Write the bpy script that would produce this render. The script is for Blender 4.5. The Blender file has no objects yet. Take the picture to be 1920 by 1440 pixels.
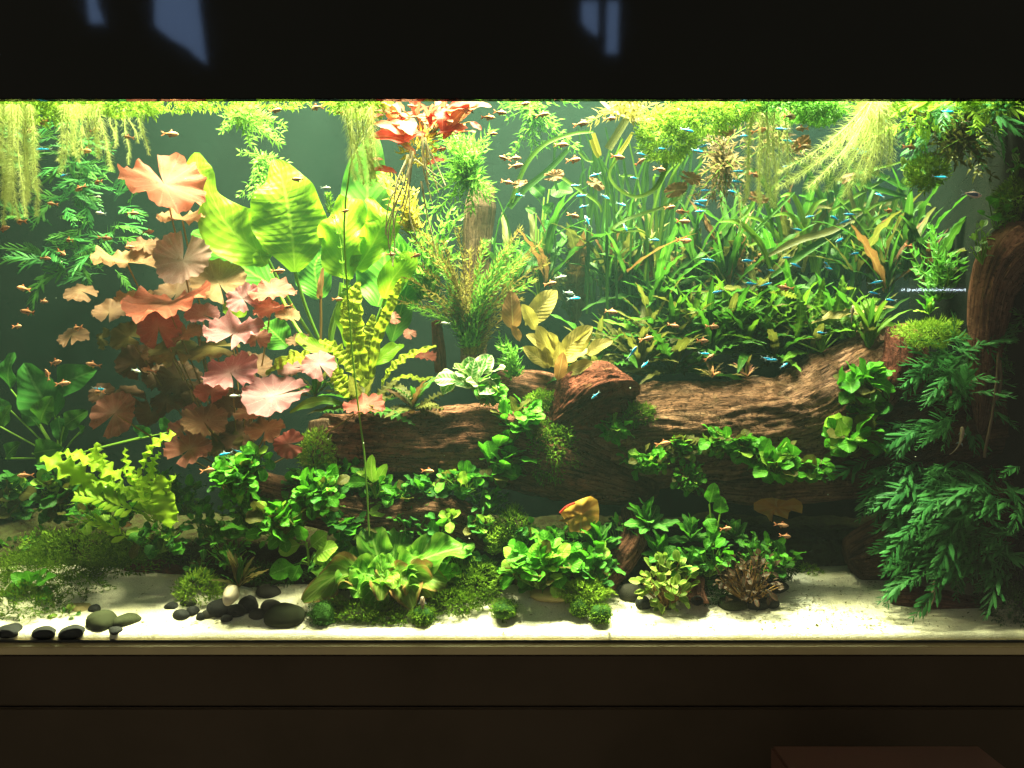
import bpy, math, random
import numpy as np
from mathutils import Vector, Matrix, noise

sc = bpy.context.scene
col = sc.collection
R = random.Random(11)
PI = math.pi

# ------------------------------------------------------------------ camera, light, exposure
D = 1.6                                    # camera to front glass, metres
def at(px, py, y=0.0):
    s = (D + y) / D
    return Vector(((px - 960) / 1000 * s, y, (720 - py) / 1000 * s))
def sz(p, y):
    return p / 1000 * (D + y) / D

cam = bpy.data.cameras.new('camera'); co = bpy.data.objects.new('camera', cam); col.objects.link(co)
co.location = (0, -D, 0); co.rotation_euler = (PI / 2, 0, 0)
cam.sensor_width = 36; cam.lens = 36 * D / 1.92; cam.clip_end = 50; cam.clip_start = 0.02
sc.camera = co
w = bpy.data.worlds.new('World'); sc.world = w; w.use_nodes = True
w.node_tree.nodes['Background'].inputs[0].default_value = (1.0, .95, .68, 1)
w.node_tree.nodes['Background'].inputs[1].default_value = 0.36
sc.view_settings.view_transform = 'Standard'; sc.view_settings.look = 'None'
sc.view_settings.exposure = 0.0; sc.view_settings.gamma = 1
c = sc.cycles
c.use_denoising = True; c.max_bounces = 6; c.diffuse_bounces = 3; c.glossy_bounces = 2
c.transmission_bounces = 4; c.transparent_max_bounces = 12; c.volume_bounces = 0
c.caustics_reflective = False; c.caustics_refractive = False; c.sample_clamp_indirect = 4
c.use_light_tree = True; c.use_adaptive_sampling = True; c.adaptive_threshold = .03; c.adaptive_min_samples = 12

def lamp(x, y, z, sx, sy, power, colr=(.97, 1, .57), spread=150, tilt=0):
    l = bpy.data.lights.new('aquarium_lamp', 'AREA'); l.shape = 'RECTANGLE'; l.size = sx; l.size_y = sy
    l.energy = power; l.color = colr; l.spread = math.radians(spread)
    o = bpy.data.objects.new('aquarium_lamp', l); col.objects.link(o); o.location = (x, y, z)
    o.rotation_euler = (math.radians(tilt), 0, 0)
    return o
# LED units in the hood, above the water
lamp(-.78, .20, 1.75, .62, .36, 68, spread=85)
lamp(-.26, .20, 1.75, .46, .36, 72, spread=85)
lamp(.28, .20, 1.75, .50, .36, 100, spread=85)
lamp(.76, .20, 1.75, .36, .36, 44, (.90, 1, .68), spread=75)

# ------------------------------------------------------------------ small library
def tag(o, label, cat, group=None, kind=None):
    o['label'] = label
    if kind: o['kind'] = kind
    else: o['category'] = cat
    if group: o['group'] = group
    return o
def empty(name, loc):
    o = bpy.data.objects.new(name, None); col.objects.link(o); o.location = loc
    o.empty_display_size = .01
    return o
def link(name, me, parent=None, mat=None):
    o = bpy.data.objects.new(name, me); col.objects.link(o)
    if parent is not None: o.parent = parent
    if mat is not None:
        if len(me.materials) == 0: me.materials.append(mat)
        elif me.materials[0] is not mat:
            o.material_slots[0].link = 'OBJECT'; o.material_slots[0].material = mat
    return o
def mesh(name, V, F, uv=None, smooth=True, mats=None, mi=None):
    me = bpy.data.meshes.new(name)
    me.from_pydata([tuple(v) for v in V], [], [tuple(f) for f in F])
    if uv is not None:
        l = me.uv_layers.new(name='UVMap')
        idx = np.zeros(len(me.loops), dtype=np.int32); me.loops.foreach_get('vertex_index', idx)
        l.data.foreach_set('uv', np.asarray(uv, dtype=np.float32)[idx].ravel())
    if smooth: me.polygons.foreach_set('use_smooth', [True] * len(me.polygons))
    for m in mats or (): me.materials.append(m)
    if mi is not None: me.polygons.foreach_set('material_index', mi)
    me.update()
    return me
class MB:
    """collects pieces of one part"""
    def __init__(s): s.V = []; s.F = []; s.U = []
    def add(s, V, F, U=None):
        n = len(s.V); s.V += [tuple(v) for v in V]; s.F += [tuple(i + n for i in f) for f in F]
        s.U += list(U) if U is not None else [(.5, .5)] * len(V)
    def tube(s, pts, rad, k=5):
        pts = [Vector(p) for p in pts]; n = len(pts)
        if not hasattr(rad, '__len__'): rad = [rad] * n
        V = []; F = []; U = []
        for i, p in enumerate(pts):
            t = (pts[min(i + 1, n - 1)] - pts[max(i - 1, 0)]).normalized()
            a = t.cross(Vector((.3, 1, .2))); a = a.normalized() if a.length > 1e-6 else Vector((1, 0, 0)); b = t.cross(a)
            for j in range(k):
                an = 2 * PI * j / k
                V.append(p + (a * math.cos(an) + b * math.sin(an)) * rad[i]); U.append((j / k, i / max(1, n - 1)))
        for i in range(n - 1):
            for j in range(k):
                j2 = (j + 1) % k
                F.append((i * k + j, i * k + j2, (i + 1) * k + j2, (i + 1) * k + j))
        s.add(V, F, U)
    def ribbon(s, pts, wid, nrm, fold=0.0):
        pts = [Vector(p) for p in pts]; n = len(pts)
        if not hasattr(wid, '__len__'): wid = [wid] * n
        V = []; F = []; U = []; nrm = Vector(nrm)
        for i, p in enumerate(pts):
            t = (pts[min(i + 1, n - 1)] - pts[max(i - 1, 0)]).normalized()
            a = t.cross(nrm); a = a.normalized() if a.length > 1e-6 else Vector((1, 0, 0)); b = a.cross(t)
            h = wid[i] / 2
            V += [p - a * h + b * fold * h, p, p + a * h + b * fold * h]
            U += [(0, i / (n - 1)), (.5, i / (n - 1)), (1, i / (n - 1))]
        for i in range(n - 1):
            q = i * 3
            F += [(q, q + 1, q + 4, q + 3), (q + 1, q + 2, q + 5, q + 4)]
        s.add(V, F, U)
    def blade(s, p, d, n, L, wd, bend=.25):
        """small leaf: diamond of four triangles with a bend"""
        d = Vector(d).normalized(); n = Vector(n); x = d.cross(n); x = x.normalized() if x.length > 1e-6 else Vector((1, 0, 0)); z = x.cross(d)
        p = Vector(p)
        a = p + d * L * .45 + z * bend * L * .3
        t = p + d * L
        s.add([p, a - x * wd / 2, a + z * wd * .12, a + x * wd / 2, t],
              [(0, 2, 1), (0, 3, 2), (1, 2, 4), (2, 3, 4)], [(.5, 0), (0, .45), (.5, .45), (1, .45), (.5, 1)])
    def build(s, name, mat=None, parent=None, smooth=True):
        off = parent.location if parent is not None else Vector((0, 0, 0))
        me = mesh(name, [(v[0] - off.x, v[1] - off.y, v[2] - off.z) for v in s.V], s.F, s.U, smooth)
        return link(name, me, parent, mat)
def spline(P, n):
    P = [Vector(p) for p in P]
    out = []; m = len(P) - 1
    for i in range(n):
        t = i / (n - 1) * m; k = min(int(t), m - 1); f = t - k
        p0 = P[max(k - 1, 0)]; p1 = P[k]; p2 = P[k + 1]; p3 = P[min(k + 2, m)]
        out.append(.5 * ((2 * p1) + (p2 - p0) * f + (2 * p0 - 5 * p1 + 4 * p2 - p3) * f * f + (3 * p1 - p0 - 3 * p2 + p3) * f ** 3))
    return out
def lerpl(L, n):
    return [float(v) for v in np.interp(np.linspace(0, 1, n), np.linspace(0, 1, len(L)), L)]
def rv(a=1.0):
    while True:
        v = Vector((R.uniform(-1, 1), R.uniform(-1, 1), R.uniform(-1, 1)))
        if .05 < v.length < 1: return v.normalized() * a
ORD = ['leftmost', 'second from left', 'third from left', 'fourth from left', 'fifth from left', 'sixth from left', 'seventh from left', 'eighth from left', 'ninth from left', 'tenth from left', 'eleventh from left', 'twelfth from left', 'thirteenth from left', 'fourteenth from left', 'fifteenth from left', 'sixteenth from left', 'seventeenth from left', 'eighteenth from left', 'nineteenth from left', 'twentieth from left']
def ordinal(i, n):
    if n == 1: return 'only'
    return 'rightmost' if i == n - 1 else ORD[i]

# ------------------------------------------------------------------ materials
class Mat:
    def __init__(s, name):
        s.m = bpy.data.materials.new(name); s.m.use_nodes = True; s.t = s.m.node_tree
        s.t.nodes.clear(); s.out = s.t.nodes.new('ShaderNodeOutputMaterial')
    def n(s, typ, ins=None, **kw):
        x = s.t.nodes.new('ShaderNode' + typ)
        for k, v in kw.items(): setattr(x, k, v)
        for k, v in (ins or {}).items():
            if isinstance(v, bpy.types.NodeSocket): s.t.links.new(v, x.inputs[k])
            else: x.inputs[k].default_value = v
        return x
    def math(s, op, a, b=0.0, c=0.0):
        x = s.n('Math', {0: a, 1: b, 2: c}, operation=op); return x.outputs[0]
    def mix(s, f, a, b, bl='MIX'):
        x = s.n('Mix', data_type='RGBA', blend_type=bl)
        for k, v in ((0, f), (6, a), (7, b)):
            if isinstance(v, bpy.types.NodeSocket): s.t.links.new(v, x.inputs[k])
            else: x.inputs[k].default_value = v if k == 0 else (*v, 1)
        return x.outputs[2]
    def step(s, v, a, b):
        x = s.n('MapRange', {0: v, 1: a, 2: b}); x.interpolation_type = 'SMOOTHSTEP'; return x.outputs[0]
    def noise(s, vec, scale, detail=3, rough=.55, dist=0):
        x = s.n('TexNoise', {'Scale': scale, 'Detail': detail, 'Roughness': rough, 'Distortion': dist})
        if vec is not None: s.t.links.new(vec, x.inputs['Vector'])
        return x.outputs[0]
    def done(s, sh): s.t.links.new(sh, s.out.inputs[0]); return s.m
def c3(h, k=1.0):
    """sRGB 0-255 -> linear"""
    return tuple(k * ((v / 255 / 12.92) if v < 10.3 else ((v / 255 + .055) / 1.055) ** 2.4) for v in h)

def leafmat(name, a, b, vein=None, veinw=.05, side=0, sideamt=.25, edge=None, trans=.45, rough=.38, spots=None, spec=.08, mott=.5, tboost=1.05, bump=.25):
    M = Mat(name)
    if not bump and not side and not vein:
        gi = M.n('NewGeometry'); oi = M.n('ObjectInfo')
        rnd = M.math('FRACT', M.math('ADD', oi.outputs['Random'], gi.outputs['Random Per Island']))
        colr = M.mix(rnd, tuple(x * .75 for x in a), b)
        p = M.n('BsdfPrincipled', {'Base Color': colr, 'Roughness': rough, 'Specular IOR Level': spec})
        tr = M.n('BsdfTranslucent', {'Color': colr})
        return M.done(M.n('MixShader', {0: trans, 1: p.outputs[0], 2: tr.outputs[0]}).outputs[0])
    oi = M.n('ObjectInfo'); gi = M.n('NewGeometry')
    rnd = M.math('FRACT', M.math('ADD', oi.outputs['Random'], gi.outputs['Random Per Island']))
    tc = M.n('TexCoord'); uvs = M.n('SeparateXYZ', {0: tc.outputs['UV']})
    u, v = uvs.outputs[0], uvs.outputs[1]
    nz = M.noise(tc.outputs['UV'], 5, 4, .6)
    f = M.math('ADD', M.math('MULTIPLY', rnd, 1 - mott), M.math('MULTIPLY', M.step(nz, .3, .7), mott))
    colr = M.mix(f, a, b)
    colr = M.mix(M.math('MULTIPLY', M.math('FRACT', M.math('MULTIPLY', rnd, 7.31)), .35), colr, tuple(x * .45 for x in a))
    au = M.math('ABSOLUTE', M.math('SUBTRACT', u, .5))
    if edge: colr = M.mix(M.step(M.math('ADD', au, M.math('MULTIPLY', nz, .18)), .38, .56), colr, edge)
    hgt = None
    if side:
        sv = M.math('SINE', M.math('MULTIPLY', M.math('SUBTRACT', M.math('MULTIPLY', v, side), M.math('MULTIPLY', au, side * .55)), 2 * PI))
        hgt = sv
        if vein: colr = M.mix(M.math('MULTIPLY', M.step(sv, .75, 1.0), sideamt), colr, vein)
    if vein: colr = M.mix(M.math('MULTIPLY', M.step(au, veinw, veinw * .3), .75), colr, vein)
    if spots:
        sp = M.noise(tc.outputs['UV'], 14, 2, .5)
        colr = M.mix(M.math('MULTIPLY', M.step(sp, .60, .68), .8), colr, spots)
    p = M.n('BsdfPrincipled', {'Base Color': colr, 'Roughness': rough, 'Specular IOR Level': spec})
    if bump:
        h = nz if hgt is None else M.math('ADD', nz, M.math('MULTIPLY', hgt, .25))
        bp = M.n('Bump', {'Height': h, 'Strength': bump, 'Distance': .004}); M.t.links.new(bp.outputs[0], p.inputs['Normal'])
    tcol = M.mix(1.0, colr, (tboost, tboost * 1.05, tboost * .7), 'MULTIPLY')
    tr = M.n('BsdfTranslucent', {'Color': tcol})
    mx = M.n('MixShader', {0: trans, 1: p.outputs[0], 2: tr.outputs[0]})
    return M.done(mx.outputs[0])

def woodmat(name, dark, mid, light, su=10, sv=34, rough=.8, bump=.9):
    M = Mat(name); tc = M.n('TexCoord')
    mp = M.n('Mapping', {'Vector': tc.outputs['UV'], 'Scale': (su, sv, 1)})
    g = M.noise(mp.outputs[0], 1.0, 6, .68, .9)
    mp2 = M.n('Mapping', {'Vector': tc.outputs['UV'], 'Scale': (su * .35, sv * .3, 1)})
    b = M.noise(mp2.outputs[0], 1.0, 4, .6, .5)
    big = M.noise(tc.outputs['Object'], 9, 3, .6)
    colr = M.mix(M.step(g, .33, .62), dark, mid)
    colr = M.mix(M.math('MULTIPLY', M.step(b, .5, .72), .8), colr, light)
    colr = M.mix(M.math('MULTIPLY', M.step(big, .5, .66), .55), colr, dark)
    mp3 = M.n('Mapping', {'Vector': tc.outputs['UV'], 'Scale': (su * .8, sv * 2.2, 1)})
    cr = M.noise(mp3.outputs[0], 1.0, 3, .6, 1.2)
    crack = M.step(cr, .40, .34)
    colr = M.mix(M.math('MULTIPLY', crack, .7), colr, tuple(x * .3 for x in dark))
    alg = M.noise(tc.outputs['Object'], 26, 4, .7)
    colr = M.mix(M.math('MULTIPLY', M.step(alg, .58, .7), .35), colr, (.05, .07, .015))
    pit = M.noise(tc.outputs['Object'], 150, 4, .7); pm = M.step(pit, .45, .36)
    colr = M.mix(M.math('MULTIPLY', pm, .6), colr, tuple(x * .4 for x in dark))
    fil = M.noise(tc.outputs['Object'], 55, 4, .7); colr = M.mix(M.math('MULTIPLY', M.step(fil, .52, .7), .4), colr, light)
    h = M.math('SUBTRACT', M.math('ADD', g, M.math('MULTIPLY', b, .7)), M.math('ADD', M.math('MULTIPLY', crack, .6), M.math('MULTIPLY', pm, .5)))
    bp = M.n('Bump', {'Height': h, 'Strength': bump, 'Distance': .02})
    p = M.n('BsdfPrincipled', {'Base Color': colr, 'Roughness': rough, 'Specular IOR Level': .04, 'Normal': bp.outputs[0]})
    return M.done(p.outputs[0])

def plain(name, a, b=None, rough=.6, scale=20, spec=.4, bump=0, metal=0, detail=4, lo=.35, hi=.65):
    M = Mat(name); tc = M.n('TexCoord')
    nz = M.noise(tc.outputs['Object'], scale, detail, .6)
    colr = M.mix(M.step(nz, lo, hi), a, b if b else tuple(x * .7 for x in a))
    p = M.n('BsdfPrincipled', {'Base Color': colr, 'Roughness': rough, 'Specular IOR Level': spec, 'Metallic': metal})
    if bump:
        bp = M.n('Bump', {'Height': nz, 'Strength': bump, 'Distance': .01}); M.t.links.new(bp.outputs[0], p.inputs['Normal'])
    return M.done(p.outputs[0])

# greens are reflectances, not picture values; crypts and ribbons darkened for weaker back light
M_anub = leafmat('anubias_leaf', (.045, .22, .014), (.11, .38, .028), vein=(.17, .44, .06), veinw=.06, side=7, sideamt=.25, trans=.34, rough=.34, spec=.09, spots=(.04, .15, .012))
M_anubd = leafmat('shade_tinted_anubias_leaf', (.02, .10, .015), (.045, .18, .03), vein=(.08, .2, .05), side=7, trans=.3)  # darker copy of the anubias leaf, shade under logs and pads put into colour
M_anuby = leafmat('young_anubias_leaf', (.20, .42, .04), (.32, .5, .07), vein=(.4, .55, .15), side=7, trans=.4)
M_vari = leafmat('variegated_leaf', (.05, .18, .03), (.08, .26, .05), vein=(.45, .5, .3), veinw=.10, side=6, sideamt=.6, edge=(.45, .5, .3), trans=.3)
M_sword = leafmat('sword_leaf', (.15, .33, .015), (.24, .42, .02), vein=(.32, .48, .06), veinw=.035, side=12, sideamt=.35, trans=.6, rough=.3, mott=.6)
M_swordd = leafmat('shaded_sword_leaf', (.05, .2, .02), (.10, .30, .03), vein=(.2, .4, .06), veinw=.04, side=12, sideamt=.3, trans=.5)  # darker copy of the sword leaf, shade on rear leaves put into colour
M_crink = leafmat('crinkled_leaf', (.26, .34, .015), (.38, .44, .035), vein=(.44, .5, .09), veinw=.05, side=16, sideamt=.5, trans=.5, spots=(.08, .16, .01), bump=.8)
M_rose = leafmat('rosette_leaf', (.07, .26, .018), (.15, .39, .035), vein=(.28, .48, .10), veinw=.045, side=9, sideamt=.35, edge=(.17, .33, .045), trans=.5, mott=.7)
M_roser = leafmat('reddish_rosette_leaf', (.10, .27, .025), (.19, .23, .045), vein=(.3, .42, .10), veinw=.045, side=9, sideamt=.35, edge=(.24, .14, .05), trans=.45, mott=.8)
M_crypt = leafmat('crypt_leaf', (0.017, 0.075, 0.009), (0.046, 0.144, 0.014), vein=(0.092, 0.184, 0.035), veinw=.05, side=12, sideamt=.2, trans=.40)
M_cryptb = leafmat('bright_crypt_leaf', (0.058, 0.162, 0.012), (0.104, 0.208, 0.017), vein=(0.162, 0.243, 0.046), veinw=.05, side=12, sideamt=.3, trans=.42)
M_crypto = leafmat('olive_crypt_leaf', (0.058, 0.065, 0.014), (0.115, 0.108, 0.026), vein=(0.158, 0.158, 0.050), side=14, sideamt=.3, trans=.4, spots=(0.029, 0.029, 0.007))
M_cryptr = leafmat('brown_crypt_leaf', (0.070, 0.035, 0.017), (0.140, 0.063, 0.028), vein=(0.175, 0.105, 0.056), side=14, trans=.4, spots=(0.175, 0.112, 0.035))
M_tan = leafmat('tan_sword_leaf', (0.255, 0.212, 0.060), (0.357, 0.281, 0.093), vein=(0.408, 0.340, 0.145), veinw=.04, side=9, sideamt=.2, trans=.4, mott=.6)
M_tanr = leafmat('rusty_sword_leaf', (.30, .14, .06), (.4, .2, .09), vein=(.45, .3, .15), side=9, trans=.4)
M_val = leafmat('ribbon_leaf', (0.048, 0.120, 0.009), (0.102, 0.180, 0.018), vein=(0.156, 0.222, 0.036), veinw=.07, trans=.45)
M_vald = leafmat('dim_ribbon_leaf', (0.019, 0.062, 0.009), (0.037, 0.099, 0.015), vein=(0.062, 0.118, 0.025), veinw=.07, trans=.45)  # darker copy of the ribbon leaf, gloom at the back put into colour
M_fern = leafmat('fern_frond', (.03, .15, .04), (.065, .25, .06), trans=.35, rough=.42, bump=0)
M_fernb = leafmat('bright_fern_frond', (.24, .46, .03), (.42, .60, .05), trans=.5, rough=.4, mott=.3)
M_moss = leafmat('moss', (.05, .14, .008), (.15, .26, .018), trans=.35, rough=.6, bump=0)
M_mossb = leafmat('bright_moss', (.15, .32, .025), (.28, .42, .04), trans=.4, rough=.6, bump=0)
M_mossd = leafmat('dark_moss', (.015, .06, .01), (.04, .12, .015), trans=.3, rough=.7, bump=0)
M_root = leafmat('feathery_root', (.50, .60, .17), (.68, .72, .30), trans=.5, rough=.5, bump=0)
M_najas = leafmat('floating_sprig', (.16, .40, .05), (.30, .52, .10), trans=.45, bump=0)
M_red = leafmat('red_leaf', (.42, .045, .04), (.55, .10, .075), vein=(.6, .2, .16), veinw=.05, trans=.5, mott=.6)
M_redp = leafmat('pale_red_leaf', (.52, .19, .14), (.62, .3, .22), vein=(.68, .42, .33), veinw=.05, trans=.5)
M_yel = leafmat('yellow_leaf', (.45, .40, .04), (.6, .5, .1), trans=.5, bump=0)
M_stem = leafmat('green_stem', (.16, .34, .04), (.24, .42, .06), trans=.3, bump=0)
M_stemb = leafmat('pale_root', (.62, .54, .34), (.72, .64, .44), trans=.4, bump=0)
M_stemr = leafmat('reddish_stem', (.22, .12, .04), (.3, .18, .06), trans=.2, bump=0)
M_brnst = leafmat('bronze_foliage', (.22, .17, .04), (.30, .26, .06), trans=.4, bump=0, mott=.3)
M_grnst = leafmat('green_foliage', (.08, .26, .03), (.18, .4, .05), trans=.4, bump=0, mott=.3)
M_buce = leafmat('yellow_green_small_leaf', (.12, .25, .03), (.21, .31, .05), vein=(.3, .38, .1), veinw=.06, edge=(.32, .37, .10), trans=.35)
M_bucp = leafmat('purple_brown_small_leaf', (.045, .03, .022), (.07, .06, .032), vein=(.11, .085, .05), edge=(.10, .04, .03), trans=.25, rough=.3)
M_hyg = leafmat('dark_lance_leaf', (.03, .15, .02), (.08, .26, .035), vein=(.2, .36, .09), veinw=.06, side=6, trans=.35)
M_wither = leafmat('withered_leaf', (.16, .11, .075), (.24, .17, .11), vein=(.12, .08, .05), side=7, sideamt=.5, trans=.5)

def lotusmat(name, a, b, centre, veinc, spots, trans=.5):
    M = Mat(name); tc = M.n('TexCoord'); oi = M.n('ObjectInfo')
    s = M.n('SeparateXYZ', {0: tc.outputs['UV']}); r, th = s.outputs[0], s.outputs[1]   # u = radius, v = angle/2pi
    nz = M.noise(tc.outputs['Object'], 26, 4, .65)
    f = M.math('ADD', M.math('MULTIPLY', oi.outputs['Random'], .5), M.math('MULTIPLY', M.step(nz, .3, .7), .5))
    colr = M.mix(f, a, b)
    colr = M.mix(M.math('MULTIPLY', M.step(r, .55, .0), .75), colr, centre)
    vv = M.math('ADD', M.math('MULTIPLY', th, 15), M.math('MULTIPLY', M.math('SUBTRACT', nz, .5), .45))
    tri = M.math('ABSOLUTE', M.math('SUBTRACT', M.math('FRACT', vv), .5))
    colr = M.mix(M.math('MULTIPLY', M.step(tri, .05, .0), .6), colr, veinc)
    sp = M.noise(tc.outputs['Object'], 9, 5, .75)
    colr = M.mix(M.math('MULTIPLY', M.step(sp, .55, .68), .7), colr, spots)
    h = M.math('ADD', M.math('MULTIPLY', M.step(tri, .12, .0), .12), M.math('MULTIPLY', nz, 1.6))
    bp = M.n('Bump', {'Height': h, 'Strength': .35, 'Distance': .004})
    p = M.n('BsdfPrincipled', {'Base Color': colr, 'Roughness': .34, 'Specular IOR Level': .08, 'Normal': bp.outputs[0]})
    tr = M.n('BsdfTranslucent', {'Color': M.mix(1, colr, (1.1, 1.0, .95), 'MULTIPLY')})
    mx = M.n('MixShader', {0: trans, 1: p.outputs[0], 2: tr.outputs[0]})
    return M.done(mx.outputs[0])
M_lot = {
    'o': lotusmat('orange_lotus_leaf', (.38, .125, .10), (.42, .18, .15), (.48, .29, .25), (.55, .34, .3), (.22, .04, .03), .58),
    's': lotusmat('salmon_lotus_leaf', (.38, .085, .06), (.42, .13, .09), (.47, .22, .16), (.52, .27, .2), (.2, .025, .02), .6),
    'p': lotusmat('pink_lotus_leaf', (.38, .14, .17), (.43, .2, .24), (.50, .33, .36), (.58, .4, .43), (.24, .045, .055), .58),
    'h': lotusmat('peach_lotus_leaf', (.33, .18, .17), (.38, .25, .24), (.45, .37, .35), (.52, .42, .4), (.26, .11, .08), .55),
    't': lotusmat('tan_lotus_leaf', (.25, .135, .075), (.31, .18, .10), (.38, .26, .15), (.42, .29, .18), (.16, .055, .03)),
    'r': lotusmat('red_lotus_leaf', (.34, .07, .06), (.38, .11, .09), (.42, .18, .14), (.47, .22, .18), (.18, .025, .02)),
    'b': lotusmat('brown_lotus_leaf', (.12, .06, .038), (.16, .085, .05), (.2, .125, .07), (.22, .14, .08), (.07, .022, .014)),
    'v': lotusmat('olive_lotus_leaf', (.13, .11, .035), (.17, .14, .05), (.21, .18, .07), (.22, .18, .07), (.1, .055, .02)),
}
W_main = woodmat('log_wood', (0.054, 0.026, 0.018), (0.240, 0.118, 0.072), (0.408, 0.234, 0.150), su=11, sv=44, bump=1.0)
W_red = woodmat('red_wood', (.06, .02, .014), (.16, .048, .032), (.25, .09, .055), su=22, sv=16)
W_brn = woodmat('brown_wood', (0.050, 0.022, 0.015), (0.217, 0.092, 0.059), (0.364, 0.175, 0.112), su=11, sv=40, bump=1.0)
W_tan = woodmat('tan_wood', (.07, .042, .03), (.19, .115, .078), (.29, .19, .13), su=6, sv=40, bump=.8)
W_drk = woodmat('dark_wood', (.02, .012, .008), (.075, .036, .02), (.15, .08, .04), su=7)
M_hole = plain('hollow_shade', (.012, .01, .008), rough=.95)  # near-black, the shade inside the hole put into its colour
M_stone = plain('black_stone', (0.011, 0.013, 0.013), (0.022, 0.023, 0.022), rough=.6, scale=30, bump=.2, spec=.08)
M_stoneo = plain('olive_stone', (0.022, 0.027, 0.013), (0.042, 0.048, 0.024), rough=.8, scale=24, bump=.25, spec=.05)
M_stoneg = plain('grey_stone', (0.033, 0.033, 0.027), (0.060, 0.057, 0.045), rough=.8, scale=24, bump=.25, spec=.05)
M_stonew = plain('white_stone', (.62, .5, .36), (.7, .6, .46), rough=.5, scale=30, bump=.1, spec=.08)
M_stoney = plain('ochre_stone', (.45, .34, .12), (.5, .4, .2), rough=.7, scale=40, bump=.3, spec=.08)
# ------------------------------------------------------------------ leaf shapes (unit length along +Y, upper side +Z)
def leafmesh(name, W=.4, a=.5, b=.7, pet=0.0, nu=6, nv=14, fold=.12, curl=.7, ruf=0.0, rf=4.0, quilt=0.0, qf=9, twist=0.0, serr=0.0, sf=14, seed=0, pw=.014, curl_p=1.0):
    r = random.Random(seed); ph = [r.uniform(0, 6.28) for _ in range(6)]
    tm = a / (a + b); mx = tm ** a * (1 - tm) ** b
    C = [Vector((0, 0, 0))]; A = []
    for i in range(nv + 1):
        t = i / nv; A.append(-curl * (t ** curl_p))
        if i: C.append(C[-1] + Vector((0, math.cos((A[i] + A[i - 1]) / 2), math.sin((A[i] + A[i - 1]) / 2))) / nv)
    V = []; U = []; F = []
    for i in range(nv + 1):
        t = i / nv
        tt = 0 if t <= pet else (t - pet) / (1 - pet)
        hw = W / 2 * (max(tt, 1e-6) ** a * max(1 - tt, 0) ** b / mx) if tt > 0 else 0
        hw = max(hw, pw * (1 - .4 * t) if t <= pet + .06 else .002)
        hw *= 1 + serr * math.sin(tt * sf * 2 * PI)
        nrm = Vector((0, -math.sin(A[i]), math.cos(A[i])))
        tw = twist * t
        for j in range(nu + 1):
            x = 2 * j / nu - 1
            wv = 1 + .10 * math.sin(tt * 5 + ph[2] + (2 if x > 0 else 0)) * abs(x)
            z = fold * abs(x) ** 1.3 * hw
            on = 1 if tt > 0 else 0
            z += on * ruf * hw * abs(x) ** 1.8 * math.sin(tt * rf * 2 * PI + ph[0] + (ph[1] if x > 0 else 0)) * 2
            z += on * quilt * math.sin(tt * qf * 2 * PI + abs(x) * 1.2) * (abs(x) * (1.15 - abs(x)) * 3) * min(1, hw * 12)
            X = x * hw * wv
            ca, sa = math.cos(tw), math.sin(tw)
            p = C[i] + Vector((X * ca - z * sa, 0, 0)) + nrm * (z * ca + X * sa)
            V.append(p); U.append((j / nu, tt))
    k = nu + 1
    for i in range(nv):
        for j in range(nu):
            F.append((i * k + j, i * k + j + 1, (i + 1) * k + j + 1, (i + 1) * k + j))
    e = C[-1]; an = math.atan2(e.z, e.y); M = Matrix.Rotation(-an, 3, 'X') * (1 / e.length)
    return mesh(name, [M @ v for v in V], F, U)
def variants(n, name, **k):
    sd = k.pop('seed', 0); out = []
    for i in range(n):
        kk = dict(k); kk['curl'] = k.get('curl', .7) * (.5 + .8 * i / max(1, n - 1)); kk['seed'] = sd + i * 17
        out.append(leafmesh(name, **kk))
    return out
L_anub = variants(4, 'anubias_leaf', W=.62, a=.42, b=.62, pet=.26, nu=6, nv=11, curl=.7, fold=.16, ruf=.08, rf=1.5, seed=3)
L_small = variants(3, 'small_leaf', W=.52, a=.5, b=.6, pet=.22, nu=4, nv=8, curl=.6, fold=.18, seed=5)
L_lance = variants(4, 'lance_leaf', W=.145, a=.55, b=.8, pet=.10, nu=4, nv=16, curl=.8, fold=.25, ruf=.16, rf=4, seed=9)
L_wavy = variants(3, 'wavy_leaf', W=.20, a=.5, b=.8, pet=.08, nu=6, nv=26, curl=.8, fold=.1, ruf=.3, rf=9, quilt=.006, qf=14, seed=13)
L_crink = variants(3, 'crinkled_leaf', W=.21, a=.45, b=.6, pet=.05, nu=8, nv=60, curl=.7, fold=.1, ruf=.25, rf=9, quilt=.022, qf=15, seed=21)
L_oblong = variants(3, 'oblong_leaf', W=.30, a=.5, b=.6, pet=.15, nu=6, nv=14, curl=.9, fold=.16, ruf=.12, rf=2.5, seed=31)
L_oval = variants(3, 'oval_leaf', W=.42, a=.5, b=.65, pet=.06, nu=6, nv=14, curl=.6, fold=.22, ruf=.06, rf=2, seed=37)
L_sword = variants(4, 'sword_leaf', W=.56, a=.34, b=.62, pet=.02, nu=10, nv=30, curl=.7, fold=.14, ruf=.16, rf=2.4, quilt=.006, qf=16, seed=41)
L_rose = variants(4, 'rosette_leaf', W=.42, a=.75, b=.42, pet=.10, nu=8, nv=22, curl=1.3, fold=.2, ruf=.42, rf=2.2, seed=53)
L_heart = variants(3, 'heart_leaf', W=.75, a=.26, b=.62, pet=.15, nu=8, nv=12, curl=.7, fold=.14, ruf=.1, rf=1.5, seed=61)
L_strap = variants(3, 'lobed_leaf', W=.26, a=.35, b=.4, pet=.06, nu=6, nv=30, curl=.9, fold=.1, ruf=.32, rf=5, serr=.13, sf=4, seed=71)
L_grass = variants(3, 'grass_leaf', W=.085, a=.25, b=.7, pet=0, nu=2, nv=16, curl=1.1, fold=.3, ruf=.1, rf=5, seed=77)

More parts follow.
